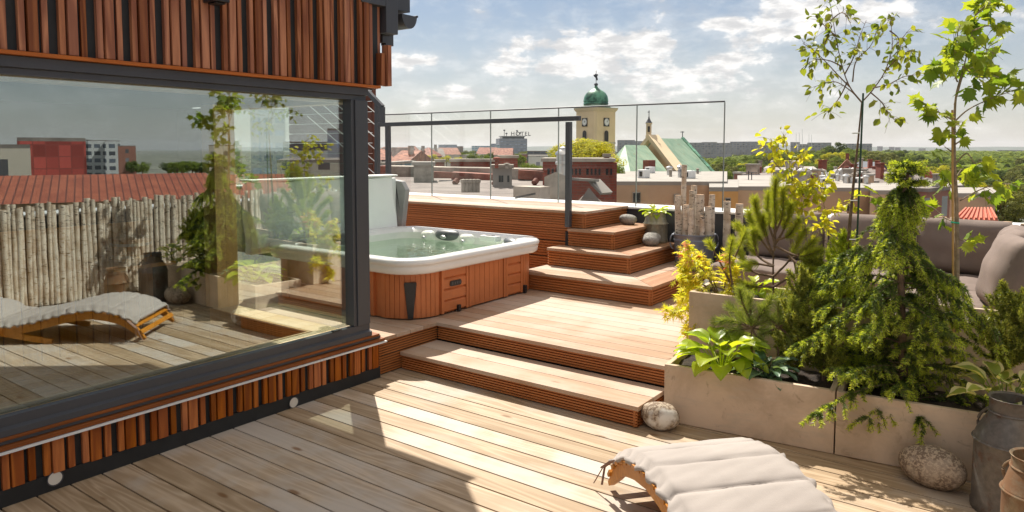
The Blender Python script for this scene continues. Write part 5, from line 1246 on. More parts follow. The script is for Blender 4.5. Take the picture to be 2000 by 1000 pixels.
brickwall(1060, 1198, 316, 392, 21, 2.2, 'big red brick wall with flue openings behind the handrail post', holes=18)
brickwall(1196, 1205, 318, 392, 20.9, .9, 'brick corner pier at the right end of the big brick wall', cap=False)
brickwall(1180, 1190, 307, 322, 21.5, .7, 'small brick chimney pot block on top of the big brick wall')
mv = thing('metal_ventilator', tuple(fp(1101, 330, 19)), 'shiny metal roof ventilator above the brick wall', 'vent'); a = fp(1101, 330, 19)
MB().lathe([(.19, -.5), (.19, .1), (.23, .12), (.23, .18), (.20, .2), (.2, .36), (.24, .38), (.22, .44), (.12, .52), (.12, .56), (.001, .6)], a, 16).build('body', M['steel'], mv, smooth=True)
wn2 = thing('attic_house', tuple(fp(1110, 392, 17)), 'pale gabled attic roofs in front of the big brick wall', 'building')
mb = MB(); c1 = [fp(1062, 392, 18), fp(1110, 392, 16), fp(1062, 345, 20.5), fp(1110, 348, 19)]
mb.add([fp(1063, 400, 16), fp(1108, 400, 16), fp(1108, 345, 16), fp(1085, 336, 16), fp(1063, 346, 16), fp(1063, 400, 20), fp(1108, 400, 20), fp(1108, 348, 20), fp(1085, 340, 20), fp(1063, 349, 20)], [(0,1,2,3,4), (9,8,7,6,5), (1,6,7,2), (0,4,9,5), (2,7,8,3), (3,8,9,4)]); mb.build('wall', M['concwall'], wn2)
mb = MB(); mb.add([fp(1128, 400, 15.5), fp(1178, 400, 15.5), fp(1150, 366, 15.5), fp(1122, 398, 19), fp(1180, 398, 19), fp(1150, 372, 19)], [(0,1,2), (5,4,3), (0,2,5,3), (1,4,5,2)]); mb.build('roof', M['roofgrey'], wn2)
mb = MB(); mb.bar(fp(1122, 350, 17), fp(1160, 352, 17.2), .5, .06); mb.bar(fp(1160, 352, 17.2), fp(1185, 378, 17.0), .5, .06); mb.build('verge_flashing', M['roofwhite'], wn2)
# ---- beige flat roofed block ------------------------------------------------------------
def flatblock(px0, px1, pyt, pyb, D0, D1, label, wall, wins=()):
    """roof seen from slightly above: front edge at D0, back edge at D1"""
    t = thing('flat_roof_block', tuple(fp((px0 + px1) / 2, pyb, D0)), label, 'building')
    a, b = fp(px0, pyb, D0), fp(px1, pyb, D0); c_, d_ = fp(px1, pyt, D1), fp(px0, pyt, D1); zt_ = (a.z + b.z) / 2
    for q in (a, b, c_, d_): q.z = zt_
    mb = MB(); mb.prism([(a.x, a.y), (b.x, b.y), (c_.x, c_.y), (d_.x, d_.y)], GZ, zt_); mb.build('wall', wall, t)
    mb = MB(); mb.prism([(q.x, q.y) for q in (a, b, c_, d_)], zt_ + .004, zt_ + .16); mb.build('roof', M['roofwhite'], t)
    for x0, x1, y0, y1 in wins:
        p = fp(x0, y0, D0 - .06); q = fp(x1, y1, D0 - .06); u = Vector((q.x - p.x, q.y - p.y, 0)).normalized(); 
        f = MB().extr([(-.03, -.03), ((Vector((q.x - p.x, q.y - p.y, 0)).length) + .03, -.03), ((Vector((q.x - p.x, q.y - p.y, 0)).length) + .03, p.z - q.z + .03), (-.03, p.z - q.z + .03)], (p.x, p.y, q.z), (p.x - u.y * .08, p.y + u.x * .08, q.z), u).build('window', M['concwall'], t)
        MB().extr([(0, 0), ((Vector((q.x - p.x, q.y - p.y, 0)).length), 0), ((Vector((q.x - p.x, q.y - p.y, 0)).length), p.z - q.z), (0, p.z - q.z)], (p.x + u.y * .02, p.y - u.x * .02, q.z), (p.x + u.y * .004, p.y - u.x * .004, q.z), u).build('pane', M['windark'], f)
    return t, zt_
flatblock(1204, 1420, 347, 362, 30, 44, 'long beige block with pale flat roof below the church', M['beige'], [(1237, 1250, 377, 395), (1318, 1326, 380, 396)])
flatblock(1385, 1442, 366, 374, 27, 34, 'bright orange wall section right of the beige block', M['orange'], [(1418, 1426, 388, 402)])
flatblock(1440, 1545, 362, 372, 28, 40, 'beige block under the thin tree branches right of the orange wall', M['beige'])
flatblock(1540, 1700, 354, 374, 30, 44, 'wide tan block with roof vents behind the sofa', M['beige'], [(1655, 1664, 400, 412)])
flatblock(1700, 1785, 372, 380, 27, 33, 'lower tan block right of the wide tan block', M['beige'], [(1715, 1726, 402, 414)])
flatblock(1856, 1945, 383, 386, 26, 30, 'tan gabled house corner above the red metal roof', M['beige'])
rm = thing('red_metal_roof_shed', tuple(fp(1905, 430, 20)), 'shed with bright red metal roof behind the sofa corner', 'building')
mb = MB(); quadslab(mb, [fp(1862, 428, 19), fp(1950, 430, 19), fp(1938, 408, 24), fp(1885, 407, 24)], .12); mb.build('roof', M['tile_bright'], rm)
mb = MB()
for k in range(9): mb.bar(fp(1866 + k * 10, 427.2, 19), fp(1887 + k * 6, 406.2, 24), .05, .06)
mb.build('roof_seams', M['tile_bright'], rm)
a, b, c_, d_ = fp(1862, 432, 19), fp(1950, 434, 19), fp(1938, 412, 24), fp(1885, 411, 24)
MB().prism([(q.x, q.y) for q in (a, b, c_, d_)], GZ, min(q.z for q in (a, b, c_, d_)) - .1).build('wall', M['beige'], rm)
# rooftop clutter
rs = random.Random(21)
for k in range(64):
    px = rs.choice([rs.uniform(1240, 1700), rs.uniform(1560, 1700)]); 
    if 1385 < px < 1440: continue
    lo = 348 + (px > 1540) * 6; D = rs.uniform(33, 42); py = 362 - (D - 30) * 1.05 + (8 if px > 1540 else 0) - (0 if px < 1440 else 0)
    a = fp(px, py, D); kind = rs.choice(['vent', 'unit', 'chimney', 'vent']); 
    zt_ = fp(px, 362 if px < 1420 else (372 if px < 1540 else 376), 30 if px < 1420 or px > 1540 else 28).z + .16; a.z = zt_
    if kind == 'vent':
        r = rs.uniform(.07, .15); h = rs.uniform(.3, .7); t = thing('roof_vent', tuple(a), 'round metal vent among the clutter on the flat roofs', 'vent', 'roof vents on the flat roofs'); MB().lathe([(r, 0), (r, h * .7), (r * 1.5, h * .75), (r * 1.5, h * .85), (.001, h)], a, 10).build('cowl', M['steel'] if rs.random() < .5 else M['concwall'], t, smooth=True)
    elif kind == 'unit':
        w_ = rs.uniform(.15, .32); h = rs.uniform(.25, .4); t = thing('air_conditioner', tuple(a), 'pale box shaped air unit on the flat roofs', 'air unit', 'air units on the flat roofs'); MB().box(a.x - w_, a.x + w_, a.y - .3, a.y + .3, a.z, a.z + h).build('housing', M['white'], t, bevel=.03); MB().box(a.x - w_ * .4, a.x + w_ * .4, a.y - .32, a.y - .302, a.z + h * .2, a.z + h * .8).build('grille', M['windark'], t)
    else:
        w_ = rs.uniform(.15, .35); h = rs.uniform(.3, .6); t = thing('roof_chimney', tuple(a), 'low rendered chimney on the flat roofs', 'chimney', 'chimneys on the flat roofs'); MB().box(a.x - w_, a.x + w_, a.y - .3, a.y + .3, a.z, a.z + h).build('stack', rs.choice([M['beige'], M['concwall'], M['brick']]), t); MB().box(a.x - w_ - .05, a.x + w_ + .05, a.y - .35, a.y + .35, a.z + h + .002, a.z + h + .08).build('cap', M['roofwhite'], t)
# ---- church -----------------------------------------------------------------------------
CD = 118.0
def cpt(px, py, D=CD): return far(px, py, D)
cb = cpt(1163, 300); ct = thing('church_tower', (cb.x, cb.y, GZ), 'cream clock tower with green bell shaped copper dome', 'church tower', rz=-math.atan2(cb.x, cb.y) + math.radians(44))
s_ = CD / FPX; HW = 21.0 * s_ * 1.38           # half width of the square shaft
zE = cpt(1163, 219).z - GZ; 
def oct_(r, ch, z): return [(r, -r + ch, z), (r, r - ch, z), (r - ch, r, z), (-r + ch, r, z), (-r, r - ch, z), (-r, -r + ch, z), (-r + ch, -r, z), (r - ch, -r, z)]
HW = 40.5 * s_ / 1.414 * 1.0
ch = HW * .14
mb = MB(); mb.loft([oct_(HW, ch, 0), oct_(HW, ch, zE)], caps=True); mb.build('wall', M['cream'], ct, local=True)
mb = MB(); zb_ = cpt(1163, 281).z - GZ; mb.loft([oct_(HW * 1.03, ch, zb_), oct_(HW * 1.03, ch, zb_ + .25)], caps=True); mb.build('string_course', M['concwall'], ct, local=True)
mb = MB(); mb.loft([oct_(HW * 1.02, ch, zE), oct_(HW * 1.12, ch, zE + .35), oct_(HW * 1.12, ch, zE + .6)], caps=True); mb.build('cornice', M['cream2'], ct, local=True)
zz_ = lambda py: cpt(1163, py).z - GZ
mb = MB(); R8 = lambda w_, py: oct_(w_ * s_ / 1.30, w_ * s_ / 1.30 * .45, zz_(py))
mb.loft([oct_(HW * 1.17, ch * 1.3, zE + .6), oct_(HW * .98, ch * 2.4, zz_(213)), R8(31, 209), R8(27, 205), R8(25.5, 202)], caps=True); mb.build('skirt_roof', M['copper'], ct, local=True)
mb = MB(); mb.lathe([(24.5 * s_, zz_(204)), (24 * s_, zz_(202)), (23.5 * s_, zz_(200)), (24.3 * s_, zz_(199)), (24 * s_, zz_(195)), (22.5 * s_, zz_(189)), (19 * s_, zz_(183)), (14 * s_, zz_(179)), (8 * s_, zz_(175.5)), (4 * s_, zz_(172)), (2 * s_, zz_(168)), (1.4 * s_, zz_(165.5))], (0, 0, 0), 28); mb.build('dome', M['dome'], ct, smooth=True, local=True)
mb = MB(); mb.lathe([(.001, zz_(169)), (2.5 * s_, zz_(168.5)), (3.7 * s_, zz_(167)), (3.7 * s_, zz_(165)), (2.5 * s_, zz_(163.6)), (.001, zz_(163.2))], (0, 0, 0), 14); mb.build('finial_ball', M['anth'], ct, smooth=True, local=True)
mb = MB(); mb.tube([(0, 0, zz_(164)), (0, 0, zz_(139))], .05, 6); mb.build('finial_rod', M['anth'], ct, local=True)
fig = [(-1.0, 152.5), (-3.6, 150), (-4.6, 147), (-3, 148), (-2.8, 151), (-1.5, 149), (-2.5, 147), (-1.2, 145.5), (0, 148), (1.6, 146), (3.4, 147.5), (2, 149), (1.2, 151), (2.2, 154), (2.6, 157.5), (1.6, 158), (.4, 155)]
cx_, sx_ = math.cos(-math.radians(44)), math.sin(-math.radians(44))
mb = MB(); mb.add([(a * s_ * cx_ - j * -sx_, a * s_ * sx_ + j * cx_, zz_(b)) for j in (-.07, .07) for a, b in fig], [tuple(range(len(fig))), tuple(range(2*len(fig) - 1, len(fig) - 1, -1))] + [(i, (i+1) % len(fig), len(fig) + (i+1) % len(fig), len(fig) + i) for i in range(len(fig))]); mb.build('weather_vane', M['anth'], ct, local=True)
M['dialw'] = plain('clock_dial_white', (.75, .74, .70), .5); M['bell'] = plain('belfry_dark', (.035, .03, .028), .7)
for face in (0, 1):   # the two faces towards us: -y side and -x side in tower space
    def W3(u, z, o=0): return (-HW - o, -u, z) if face == 0 else (u, -HW - o, z)
    zc = zz_(239.5); hw_ = .62
    mb = MB(); mb.add([W3(-hw_, zc - .70, .03), W3(hw_, zc - .70, .03), W3(hw_, zc + .66, .03), W3(-hw_, zc + .66, .03), W3(-hw_, zc - .70, .1), W3(hw_, zc - .70, .1), W3(hw_, zc + .66, .1), W3(-hw_, zc + .66, .1)], [(4,5,6,7), (0,1,5,4), (1,2,6,5), (2,3,7,6), (3,0,4,7)]); cf = mb.build('clock', M['bell'], ct, local=True)
    n = 24; mb = MB(); mb.add([W3(.54 * math.cos(2*math.pi*k/n), zc + .56 * math.sin(2*math.pi*k/n), .13) for k in range(n)], [tuple(range(n))]); mb.build('dial', M['dialw'], cf, local=True)
    mb = MB()
    for ang, ln, wd in ((60, .44, .05), (8, .32, .07)):
        a = math.radians(ang); mb.add([W3(wd * math.sin(a), zc - wd * math.cos(a), .16), W3(ln * math.cos(a) , zc + ln * math.sin(a), .16), W3(-wd * math.sin(a), zc + wd * math.cos(a), .16)], [(0, 1, 2)])
    for k in range(12):
        a = k * math.pi / 6; mb.add([W3(.44 * math.cos(a) - .03, zc + .46 * math.sin(a) - .03, .15), W3(.44 * math.cos(a) + .03, zc + .46 * math.sin(a) - .03, .15), W3(.44 * math.cos(a) + .03, zc + .46 * math.sin(a) + .03, .15), W3(.44 * math.cos(a) - .03, zc + .46 * math.sin(a) + .03, .15)], [(0, 1, 2, 3)])
    mb.build('hands', M['bell'], cf, local=True)
    z0, z1 = zz_(277), zz_(261); hw_ = .46
    pts = [(-hw_, z0), (hw_, z0), (hw_, z1)] + [(hw_ * math.cos(math.pi * k / 8), z1 + hw_ * math.sin(math.pi * k / 8)) for k in range(1, 8)] + [(-hw_, z1)]
    fr_ = [(a * 1.28, z0 - .15 if b == z0 else b + .1) for a, b in pts]
    mb = MB(); mb.add([W3(a, b, .05) for a, b in fr_], [tuple(range(len(pts)))]); wf = mb.build('belfry_window', M['cream2'], ct, local=True)
    mb = MB(); mb.add([W3(a, b, .09) for a, b in pts], [tuple(range(len(pts)))]); mb.build('opening', M['bell'], wf, local=True)
cn = thing('church', tuple(cpt(1310, 345, 112)), 'church with steep green copper roofs and small spired turret beside the tower', 'church')
def cp2(px, py, D): return far(px, py, D)
# nave: gable roof, ridge runs from (1272,271) to (1332,272)
A0, A1 = cp2(1275, 270, 112), cp2(1333, 271, 126)      # ridge near / far
E0, E1 = cp2(1330, 341, 104), cp2(1393, 338, 116)      # eaves on our side
u_ = (A1 - A0)
B0, B1 = cp2(1253, 287, 121), cp2(1300, 287, 135)
mb = MB(); quadslab(mb, [E0, E1, A1, A0], .5); mb.build('roof', M['copper'], cn)
mb = MB(); quadslab(mb, [A0, A1, A1 + (A1 - E1) * Vector((1, 1, -1)).dot(Vector((0,0,0))) + Vector((-(E1 - A1).x, -(E1 - A1).y, (E1 - A1).z)), A0 + Vector((-(E0 - A0).x, -(E0 - A0).y, (E0 - A0).z))], .5); mb.build('roof', M['copper'], cn)
zE_ = min(E0.z, E1.z) - .3
far0 = A0 + Vector((-(E0 - A0).x, -(E0 - A0).y, (E0 - A0).z)); far1 = A1 + Vector((-(E1 - A1).x, -(E1 - A1).y, (E1 - A1).z))
mb = MB(); mb.add([(E0.x, E0.y, GZ), (E1.x, E1.y, GZ), (far1.x, far1.y, GZ), (far0.x, far0.y, GZ), E0 + Vector((0,0,-.5)), E1 + Vector((0,0,-.5)), far1 + Vector((0,0,-.5)), far0 + Vector((0,0,-.5)), A0 + Vector((0,0,-.5)), A1 + Vector((0,0,-.5))], [(0,1,5,4), (1,2,6,9,5), (2,3,7,6), (3,0,4,8,7)]); mb.build('wall', M['cream'], cn)
# gable coping strip, cream
def cop(p, q, w_=1.1): MB().bar(p, q, w_, .7).build('gable_coping', M['cream2'], cn)
cop(A0 + Vector((0, 0, .25)), E0 + Vector((0, 0, .2)), 1.7); cop(A0 + Vector((0, 0, .25)), A0.lerp(far0, .35) + Vector((0, 0, .3)), 1.5)
MB().bar(A1 + Vector((0, 0, .1)), E1 + Vector((0, 0, .1)), .5, .4).build('verge', M['dome'], cn)
# chancel roof in front left: lower, hipped
R0, R1 = cp2(1221, 283, 104), cp2(1262, 284, 111)
H0, H1, H2 = cp2(1197, 338, 98), cp2(1232, 341, 95), cp2(1308, 340, 101)
HL = cp2(1180, 330, 108)
mb = MB(); mb.add([R0, R1, H0, H1, H2, HL, cp2(1262, 300, 118)], [(0, 2, 3), (0, 3, 4, 1), (0, 5, 2), (0, 1, 6, 5)]); mb.build('chancel_roof', M['copper'], cn)
mb = MB(); ring = [HL, H0, H1, H2, cp2(1262, 341, 118)]
mb.prism([(q.x, q.y) for q in ring], GZ, H1.z - .2); mb.build('chancel_wall', M['cream2'], cn)
for px in (1215, 1250, 1280): 
    a = cp2(px, 352, 95.5); 
# dormer
a = cp2(1266, 323, 97); MB().box(a.x - .5, a.x + .5, a.y - .6, a.y + 1.2, a.z - .8, a.z + .7).build('dormer', M['brick'], cn)
# turret
tc0 = cp2(1267, 268, 113); tt = 1.0; sT = 113 / FPX
zf = lambda py: cp2(1267, py, 113).z
mb = MB(); mb.lathe([(6.4 * sT, zf(275) - tc0.z), (6.4 * sT, zf(264) - tc0.z), (5.5 * sT, zf(263) - tc0.z), (5.5 * sT, zf(243) - tc0.z), (7.2 * sT, zf(241.5) - tc0.z), (7.2 * sT, zf(240.5) - tc0.z)], tc0, 8); mb.build('turret', M['cream2'], cn)
mb = MB(); mb.lathe([(7.2 * sT, zf(240.5) - tc0.z), (4 * sT, zf(236) - tc0.z), (1.6 * sT, zf(231) - tc0.z), (1.2 * sT, zf(228) - tc0.z), (.3 * sT, zf(226) - tc0.z)], tc0, 8); mb.build('turret_roof', M['anth'], cn)
mb = MB(); mb.tube([(tc0.x, tc0.y, zf(229)), (tc0.x, tc0.y, zf(216))], .06, 6); mb.bar(cp2(1265, 219, 113), cp2(1269, 219, 113), .12); mb.build('cross', M['anth'], cn)
d_ = (Vector((0, 0, 0)) - Vector((tc0.x, tc0.y, 0))).normalized(); a = Vector((tc0.x, tc0.y, 0)) + d_ * 5.2 * sT
MB().box(a.x - .16, a.x + .16, a.y - .1, a.y + .1, zf(258), zf(247)).build('turret_opening', M['bell'], cn)
mb = MB(); mb.tube([(A1.x, A1.y, A1.z), (A1.x, A1.y, A1.z + 16 * sT)], .07, 6); q = cp2(1329, 258, 126); q2 = cp2(1336, 258, 126); mb.bar(q, q2, .14); mb.build('cross', M['anth'], cn)
# ---- distant blocks -----------------------------------------------------------------------
M['f_grey'] = facade('grey_blue_tower_facade', (.36, .38, .44), (.14, .17, .24), 2.6, 3.0, (.12, .88), (.3, .72), band=None)
M['f_hotel'] = facade('hotel_facade', (.30, .31, .36), (.17, .19, .25), 3.2, 3.2, (.1, .9), (.35, .7))
M['f_slab'] = facade('panel_slab_facade', (.40, .38, .39), (.16, .17, .20), 3.6, 2.9, (.2, .8), (.28, .78), stain=.3)
M['f_blue'] = facade('blue_white_facade', (.55, .60, .63), (.10, .18, .25), 4.0, 3.0, (.1, .85), (.3, .8))
M['f_house'] = facade('house_facade', (.56, .50, .42), (.08, .08, .09), 3.6, 3.1, (.33, .66), (.3, .75))
M['f_brick'] = facade('brick_facade', (.34, .15, .11), (.10, .10, .11), 3.4, 3.2, (.33, .66), (.3, .75))
M['f_white'] = facade('white_house_facade', (.68, .66, .61), (.10, .10, .12), 3.6, 3.1, (.33, .66), (.3, .75))
h_ = bld('hotel', 'tall grey blue hotel block with rooftop letters and antennas', 975, 1030, 271, 800, 30, M['f_hotel'], rz=.15, over=0, cat='hotel')
def hp(px, py, D=799): return far(px, py, D)
MB().box(-12, 13, 3, 24, hp(1000, 271).z - GZ + .3, hp(1000, 267).z - GZ).build('roof_floor', M['windark'], h_, local=True)
MB().box(-13, 14, 2, 25, hp(1000, 267).z - GZ + .01, hp(1000, 265.8).z - GZ).build('roof_slab', M['anth'], h_, local=True)
zr_ = hp(1000, 265.8).z - GZ
M['sign_dark'] = plain('dark_sign_letters', (.06, .05, .06), .6)
fc = bpy.data.curves.new('hotel_sign', 'FONT'); fc.body = 'HOTEL'; fc.size = 6.2; fc.extrude = .25; fc.offset = .06; fc.space_character = 1.25
fo = bpy.data.objects.new('hotel_sign', fc); COL.objects.link(fo); bpy.context.view_layer.update()
dg = bpy.context.evaluated_depsgraph_get(); me = bpy.data.meshes.new_from_object(fo.evaluated_get(dg)); bpy.data.objects.remove(fo)
me.materials.clear(); me.materials.append(M['sign_dark']); so_ = bpy.data.objects.new('roof_sign', me); COL.objects.link(so_); so_.parent = h_; so_.location = (-2.5, 2.5, zr_ + .6); so_.rotation_euler = (math.pi / 2, 0, 0)
mb = MB(); mb.bar((-3, 2.9, zr_ + .4), (20, 2.9, zr_ + .4), .25); mb.build('sign_frame', M['sign_dark'], h_, local=True)
for x, hh in ((-9, 6.5), (-6.5, 3), (5.5, 6.0), (9, 3.6)):
    mb = MB(); mb.tube([(x, 8, zr_), (x, 8, zr_ + hh)], .3, 6); mb.lathe([(.9, -.8), (1.2, 0), (.9, .8)], (x, 8, zr_ + hh), 8); mb.build('antenna', M['anth'], h_, local=True)
bld('tower_block', 'bluish apartment tower left of the hotel with brown side wing', 869, 893, 283, 900, 30, M['f_grey'], rz=.3, cat='tower block')
bld('tower_block', 'lower brown wing attached beside the bluish apartment tower', 892, 905, 286, 905, 26, facade('brown_facade', (.36, .27, .22), (.15, .14, .15), 3.2, 3.0), rz=.3, cat='tower block')
bld('apartment_block', 'long white blue apartment block between the towers and the hotel', 921, 961, 285.5, 1000, 30, M['f_blue'], rz=-.1, cat='apartment block')
bld('tower_block', 'narrow blue tower just left of the hotel', 957, 971, 281, 1000, 20, M['f_grey'], cat='tower block')
bld('apartment_block', 'small white block touching the left side of the hotel', 967, 977, 284, 790, 14, M['f_blue'], cat='apartment block')
bld('office_building', 'dark long office building right of the hotel', 1030, 1068, 296, 300, 18, facade('dark_office_facade', (.16, .16, .17), (.05, .06, .08), 3, 3.2, (.08, .92), (.25, .8)), cat='office')
bld('warehouse', 'pale low hall in front of the dark office building', 1032, 1070, 305, 220, 16, M['f_white'], roofm=M['roofwhite'], cat='hall')
# long slab blocks on the ridge to the right
k = 0
for (p0, p1, pt, D) in ((1206, 1240, 274, 900), (1238, 1275, 276, 930), (1345, 1372, 279, 880), (1371, 1400, 278, 900), (1399, 1428, 279.5, 930), (1427, 1478, 277, 960), (1476, 1520, 278, 900), (1545, 1562, 278, 900), (1560, 1580, 282, 880), (1579, 1622, 279, 900), (1655, 1700, 281, 950)):
    bld('panel_apartment_block', ['grey slab block directly behind the church tower', 'grey slab block between tower and church turret', 'grey slab block touching the church roof on its right', 'second grey slab block right of the church roof', 'third grey slab block right of the church roof', 'widest grey slab block above the orange building', 'grey slab block left of the yellow shrub tip', 'short slab block left of the thin masts', 'low slab block behind the thin masts', 'grey slab block right of the thin masts', 'grey slab block behind the birch trunk'][k], p0, p1, pt, D, 14, M['f_slab'], cat='apartment block', base=GZ - 2, rz=.1 * math.sin(k), over=.0); k += 1
for i, (px, pt) in enumerate(((1555, 260), (1561, 260), (1567, 252), (1580, 262), (1585, 263))):
    a = far(px, 285, 850); b = far(px, pt, 850); t = thing('radio_mast', tuple(a), 'thin pale radio mast, one of a cluster above the slab blocks', 'mast', 'radio masts above the slab blocks'); MB().tube([a, b], .22, 5).build('pole', M['white'], t)
for i, (px, pt, w_) in enumerate(((1722, 286, 8), (1745, 287, 8), (1757, 288, 8), (1933, 295, 8), (1965, 297, 14), (1805, 290, 10), (1985, 296, 9))):
    bld('tower_block', 'tiny grey tower block far away on the right horizon', px - w_, px + w_ * .2, pt, 2600, 20, M['f_slab'], cat='tower block', group='tiny tower blocks on the right horizon', base=GZ)
cr_ = thing('construction_crane', tuple(far(1962, 303, 1500)), 'tiny tower crane on the right horizon', 'crane'); mb = MB(); mb.bar(far(1962, 306, 1500), far(1962, 293.5, 1500), 1.6); mb.build('mast', M['anth'], cr_); MB().bar(far(1948, 294, 1500), far(2000, 294.5, 1500), 1.3).build('jib', M['anth'], cr_)
# small red roofed town left
hs_list = [(735, 770, 312, 120, 'gablex', 'tile', 'f_white'), (760, 795, 317, 100, 'gablex', 'tile', 'f_house'), (790, 806, 308, 130, 'gabley', 'roofgrey', 'f_house'), (808, 842, 305, 170, 'hip', 'tile', 'f_brick'), (741, 760, 322, 70, 'flat', 'roofwhite', 'f_blue'), (842, 868, 306, 190, 'gablex', 'roofgrey', 'f_white'), (865, 900, 302, 300, 'gablex', 'tile', 'f_house'), (900, 935, 304, 260, 'flat', 'roofwhite', 'f_house'), (930, 965, 301, 330, 'gablex', 'tile', 'f_white'), (820, 830, 298, 420, 'gabley', 'tile', 'f_brick'), (800, 822, 297, 480, 'hip', 'tile', 'f_white'), (965, 1000, 303, 280, 'gablex', 'tile', 'f_house'), (1000, 1030, 302, 300, 'flat', 'roofgrey', 'f_brick'), (770, 800, 302, 260, 'gablex', 'tile', 'f_white'), (842, 862, 296, 500, 'flat', 'tile', 'f_brick'), (745, 775, 299, 400, 'hip', 'tile', 'f_house')]
for i, (p0, p1, pt, D, rf_, rm_, wm) in enumerate(hs_list):
    bld('town_house', 'red or grey roofed town house in the cluster left behind the chimneys', p0, p1, pt, D, 11, M[wm], rf_, M[rm_], rz=random.Random(i).uniform(-.5, .5), gable=1.0 + D / 160, chim=1 if D < 200 else 0, cat='house', group='town houses left behind the chimneys')
bld('villa', 'brown brick villa with steep red gable among the trees', 1640, 1668, 331, 150, 12, M['f_brick'], 'gabley', M['tile'], gable=2.2, cat='house', chim=1)
bld('white_house', 'pale house with dark mansard roof right of the red gabled villa', 1700, 1738, 332, 130, 12, M['f_white'], 'gabley', M['anth'], gable=1.4, cat='house', rz=.3)
bld('long_hall', 'long pale building with columns behind the yellow shrub', 1495, 1590, 332, 130, 20, facade('hall_facade', (.55, .50, .46), (.06, .06, .07), 3.0, 6, (.25, .75), (.15, .7)), 'flat', M['roofwhite'], cat='hall')
bld('roof_terrace_block', 'brownish top floor rising from the long pale hall', 1508, 1562, 318, 140, 14, M['concwall'], 'flat', M['concwall'], cat='building')
bld('small_house', 'cream cottage with dark roof and one window below the woods', 1752, 1796, 349, 90, 8, M['cream2'], 'gablex', M['anth'], gable=1.2, wins=(3, 1, .8, .9, .9, 3), cat='house')
bld('red_house', 'small house with pinkish red gable roof beside the cream cottage', 1797, 1822, 350, 95, 8, M['cream2'], 'gabley', M['tile_bright'], gable=1.6, cat='house')
bld('grey_warehouse', 'grey shed above the shop with the red sign', 1806, 1838, 357, 85, 8, M['f_grey'], 'flat', M['anth'], cat='shed')
st_ = bld('supermarket', 'long white shop building with red sign and glass front', 1765, 1868, 366, 70, 14, M['white'], 'flat', M['roofwhite'], cat='shop')
def sp_(px, py, D=69.9): return far(px, py, D)
a = sp_(1785, 379); b = sp_(1868, 379); c = sp_(1785, 396)
M['shopglass'] = plain('shop_glass', (.10, .15, .17), .15, 0, .5, 1.2)
def facing(px0, px1, py0, py1, D, name, mat, parent, th=.06):
    p = far(px0, py1, D); q = far(px1, py1, D); u = Vector((q.x - p.x, q.y - p.y, 0)); L = u.length; u.normalize(); h = far(px0, py0, D).z - p.z; n_ = Vector((u.y, -u.x, 0))
    t_ = st_ if parent is None else parent
    mb = MB(); off = Vector(world_loc(t_)); R = Matrix.Rotation(-t_.rotation_euler[2], 3, 'Z')
    pts = [p, p + u * L, p + u * L + Vector((0, 0, h)), p + Vector((0, 0, h))]
    vs = [R @ (x - off) for x in pts] + [R @ (x + n_ * th - off) for x in pts]
    mb.add(vs, [(0,3,2,1), (4,5,6,7), (0,1,5,4), (1,2,6,5), (2,3,7,6), (3,0,4,7)]); return mb.build(name, mat, t_, local=True)
facing(1786, 1866, 379, 396, 69.8, 'shop_window', M['shopglass'], st_)
for k in range(9): facing(1786 + k * 9.5, 1787 + k * 9.5, 379, 396, 69.7, 'mullion', M['white'], st_)
M['signred'] = plain('red_sign', (.52, .03, .03), .5); M['signw'] = plain('sign_letters', (.7, .68, .66), .5)
sg = facing(1832, 1857, 372, 377.5, 69.6, 'shop_sign', M['signred'], st_)
for x0, x1, y0, y1 in ((1833.5, 1837, 373, 376.6), (1839, 1841, 373.6, 376), (1842.5, 1844.5, 373.6, 376)):
    facing(x0, x1, y0, y1, 69.45, 'sign_mark', M['signw'], st_)
rs = random.Random(5)
rh = []
for k in range(30):
    px = rs.uniform(1425, 1790); D = rs.uniform(48, 95); w_ = rs.uniform(12, 34); pt = 358 - (D - 48) * .40 + rs.uniform(-3, 4)
    if px > 1740: pt += 14
    rf_ = rs.choice(['flat', 'flat', 'gablex', 'hip', 'gabley']); rh.append((px, px + w_, pt, D, rf_, rs.choice(['roofgrey', 'roofwhite', 'tile', 'roofgrey']), rs.choice(['f_white', 'f_house', 'f_brick', 'f_house'])))
for i, (p0, p1, pt, D, rf_, rm_, wm) in enumerate(rh):
    bld('town_house', 'small town building in the jumble of roofs between the slab blocks and the sofa', p0, p1, pt, D, rs.uniform(5, 9), M[wm], rf_, M[rm_], rz=rs.uniform(-.5, .5), gable=rs.uniform(.5, 1.1), chim=rs.choice([0, 1, 1]), cat='house', group='town buildings in the jumble right of the church', over=.2)
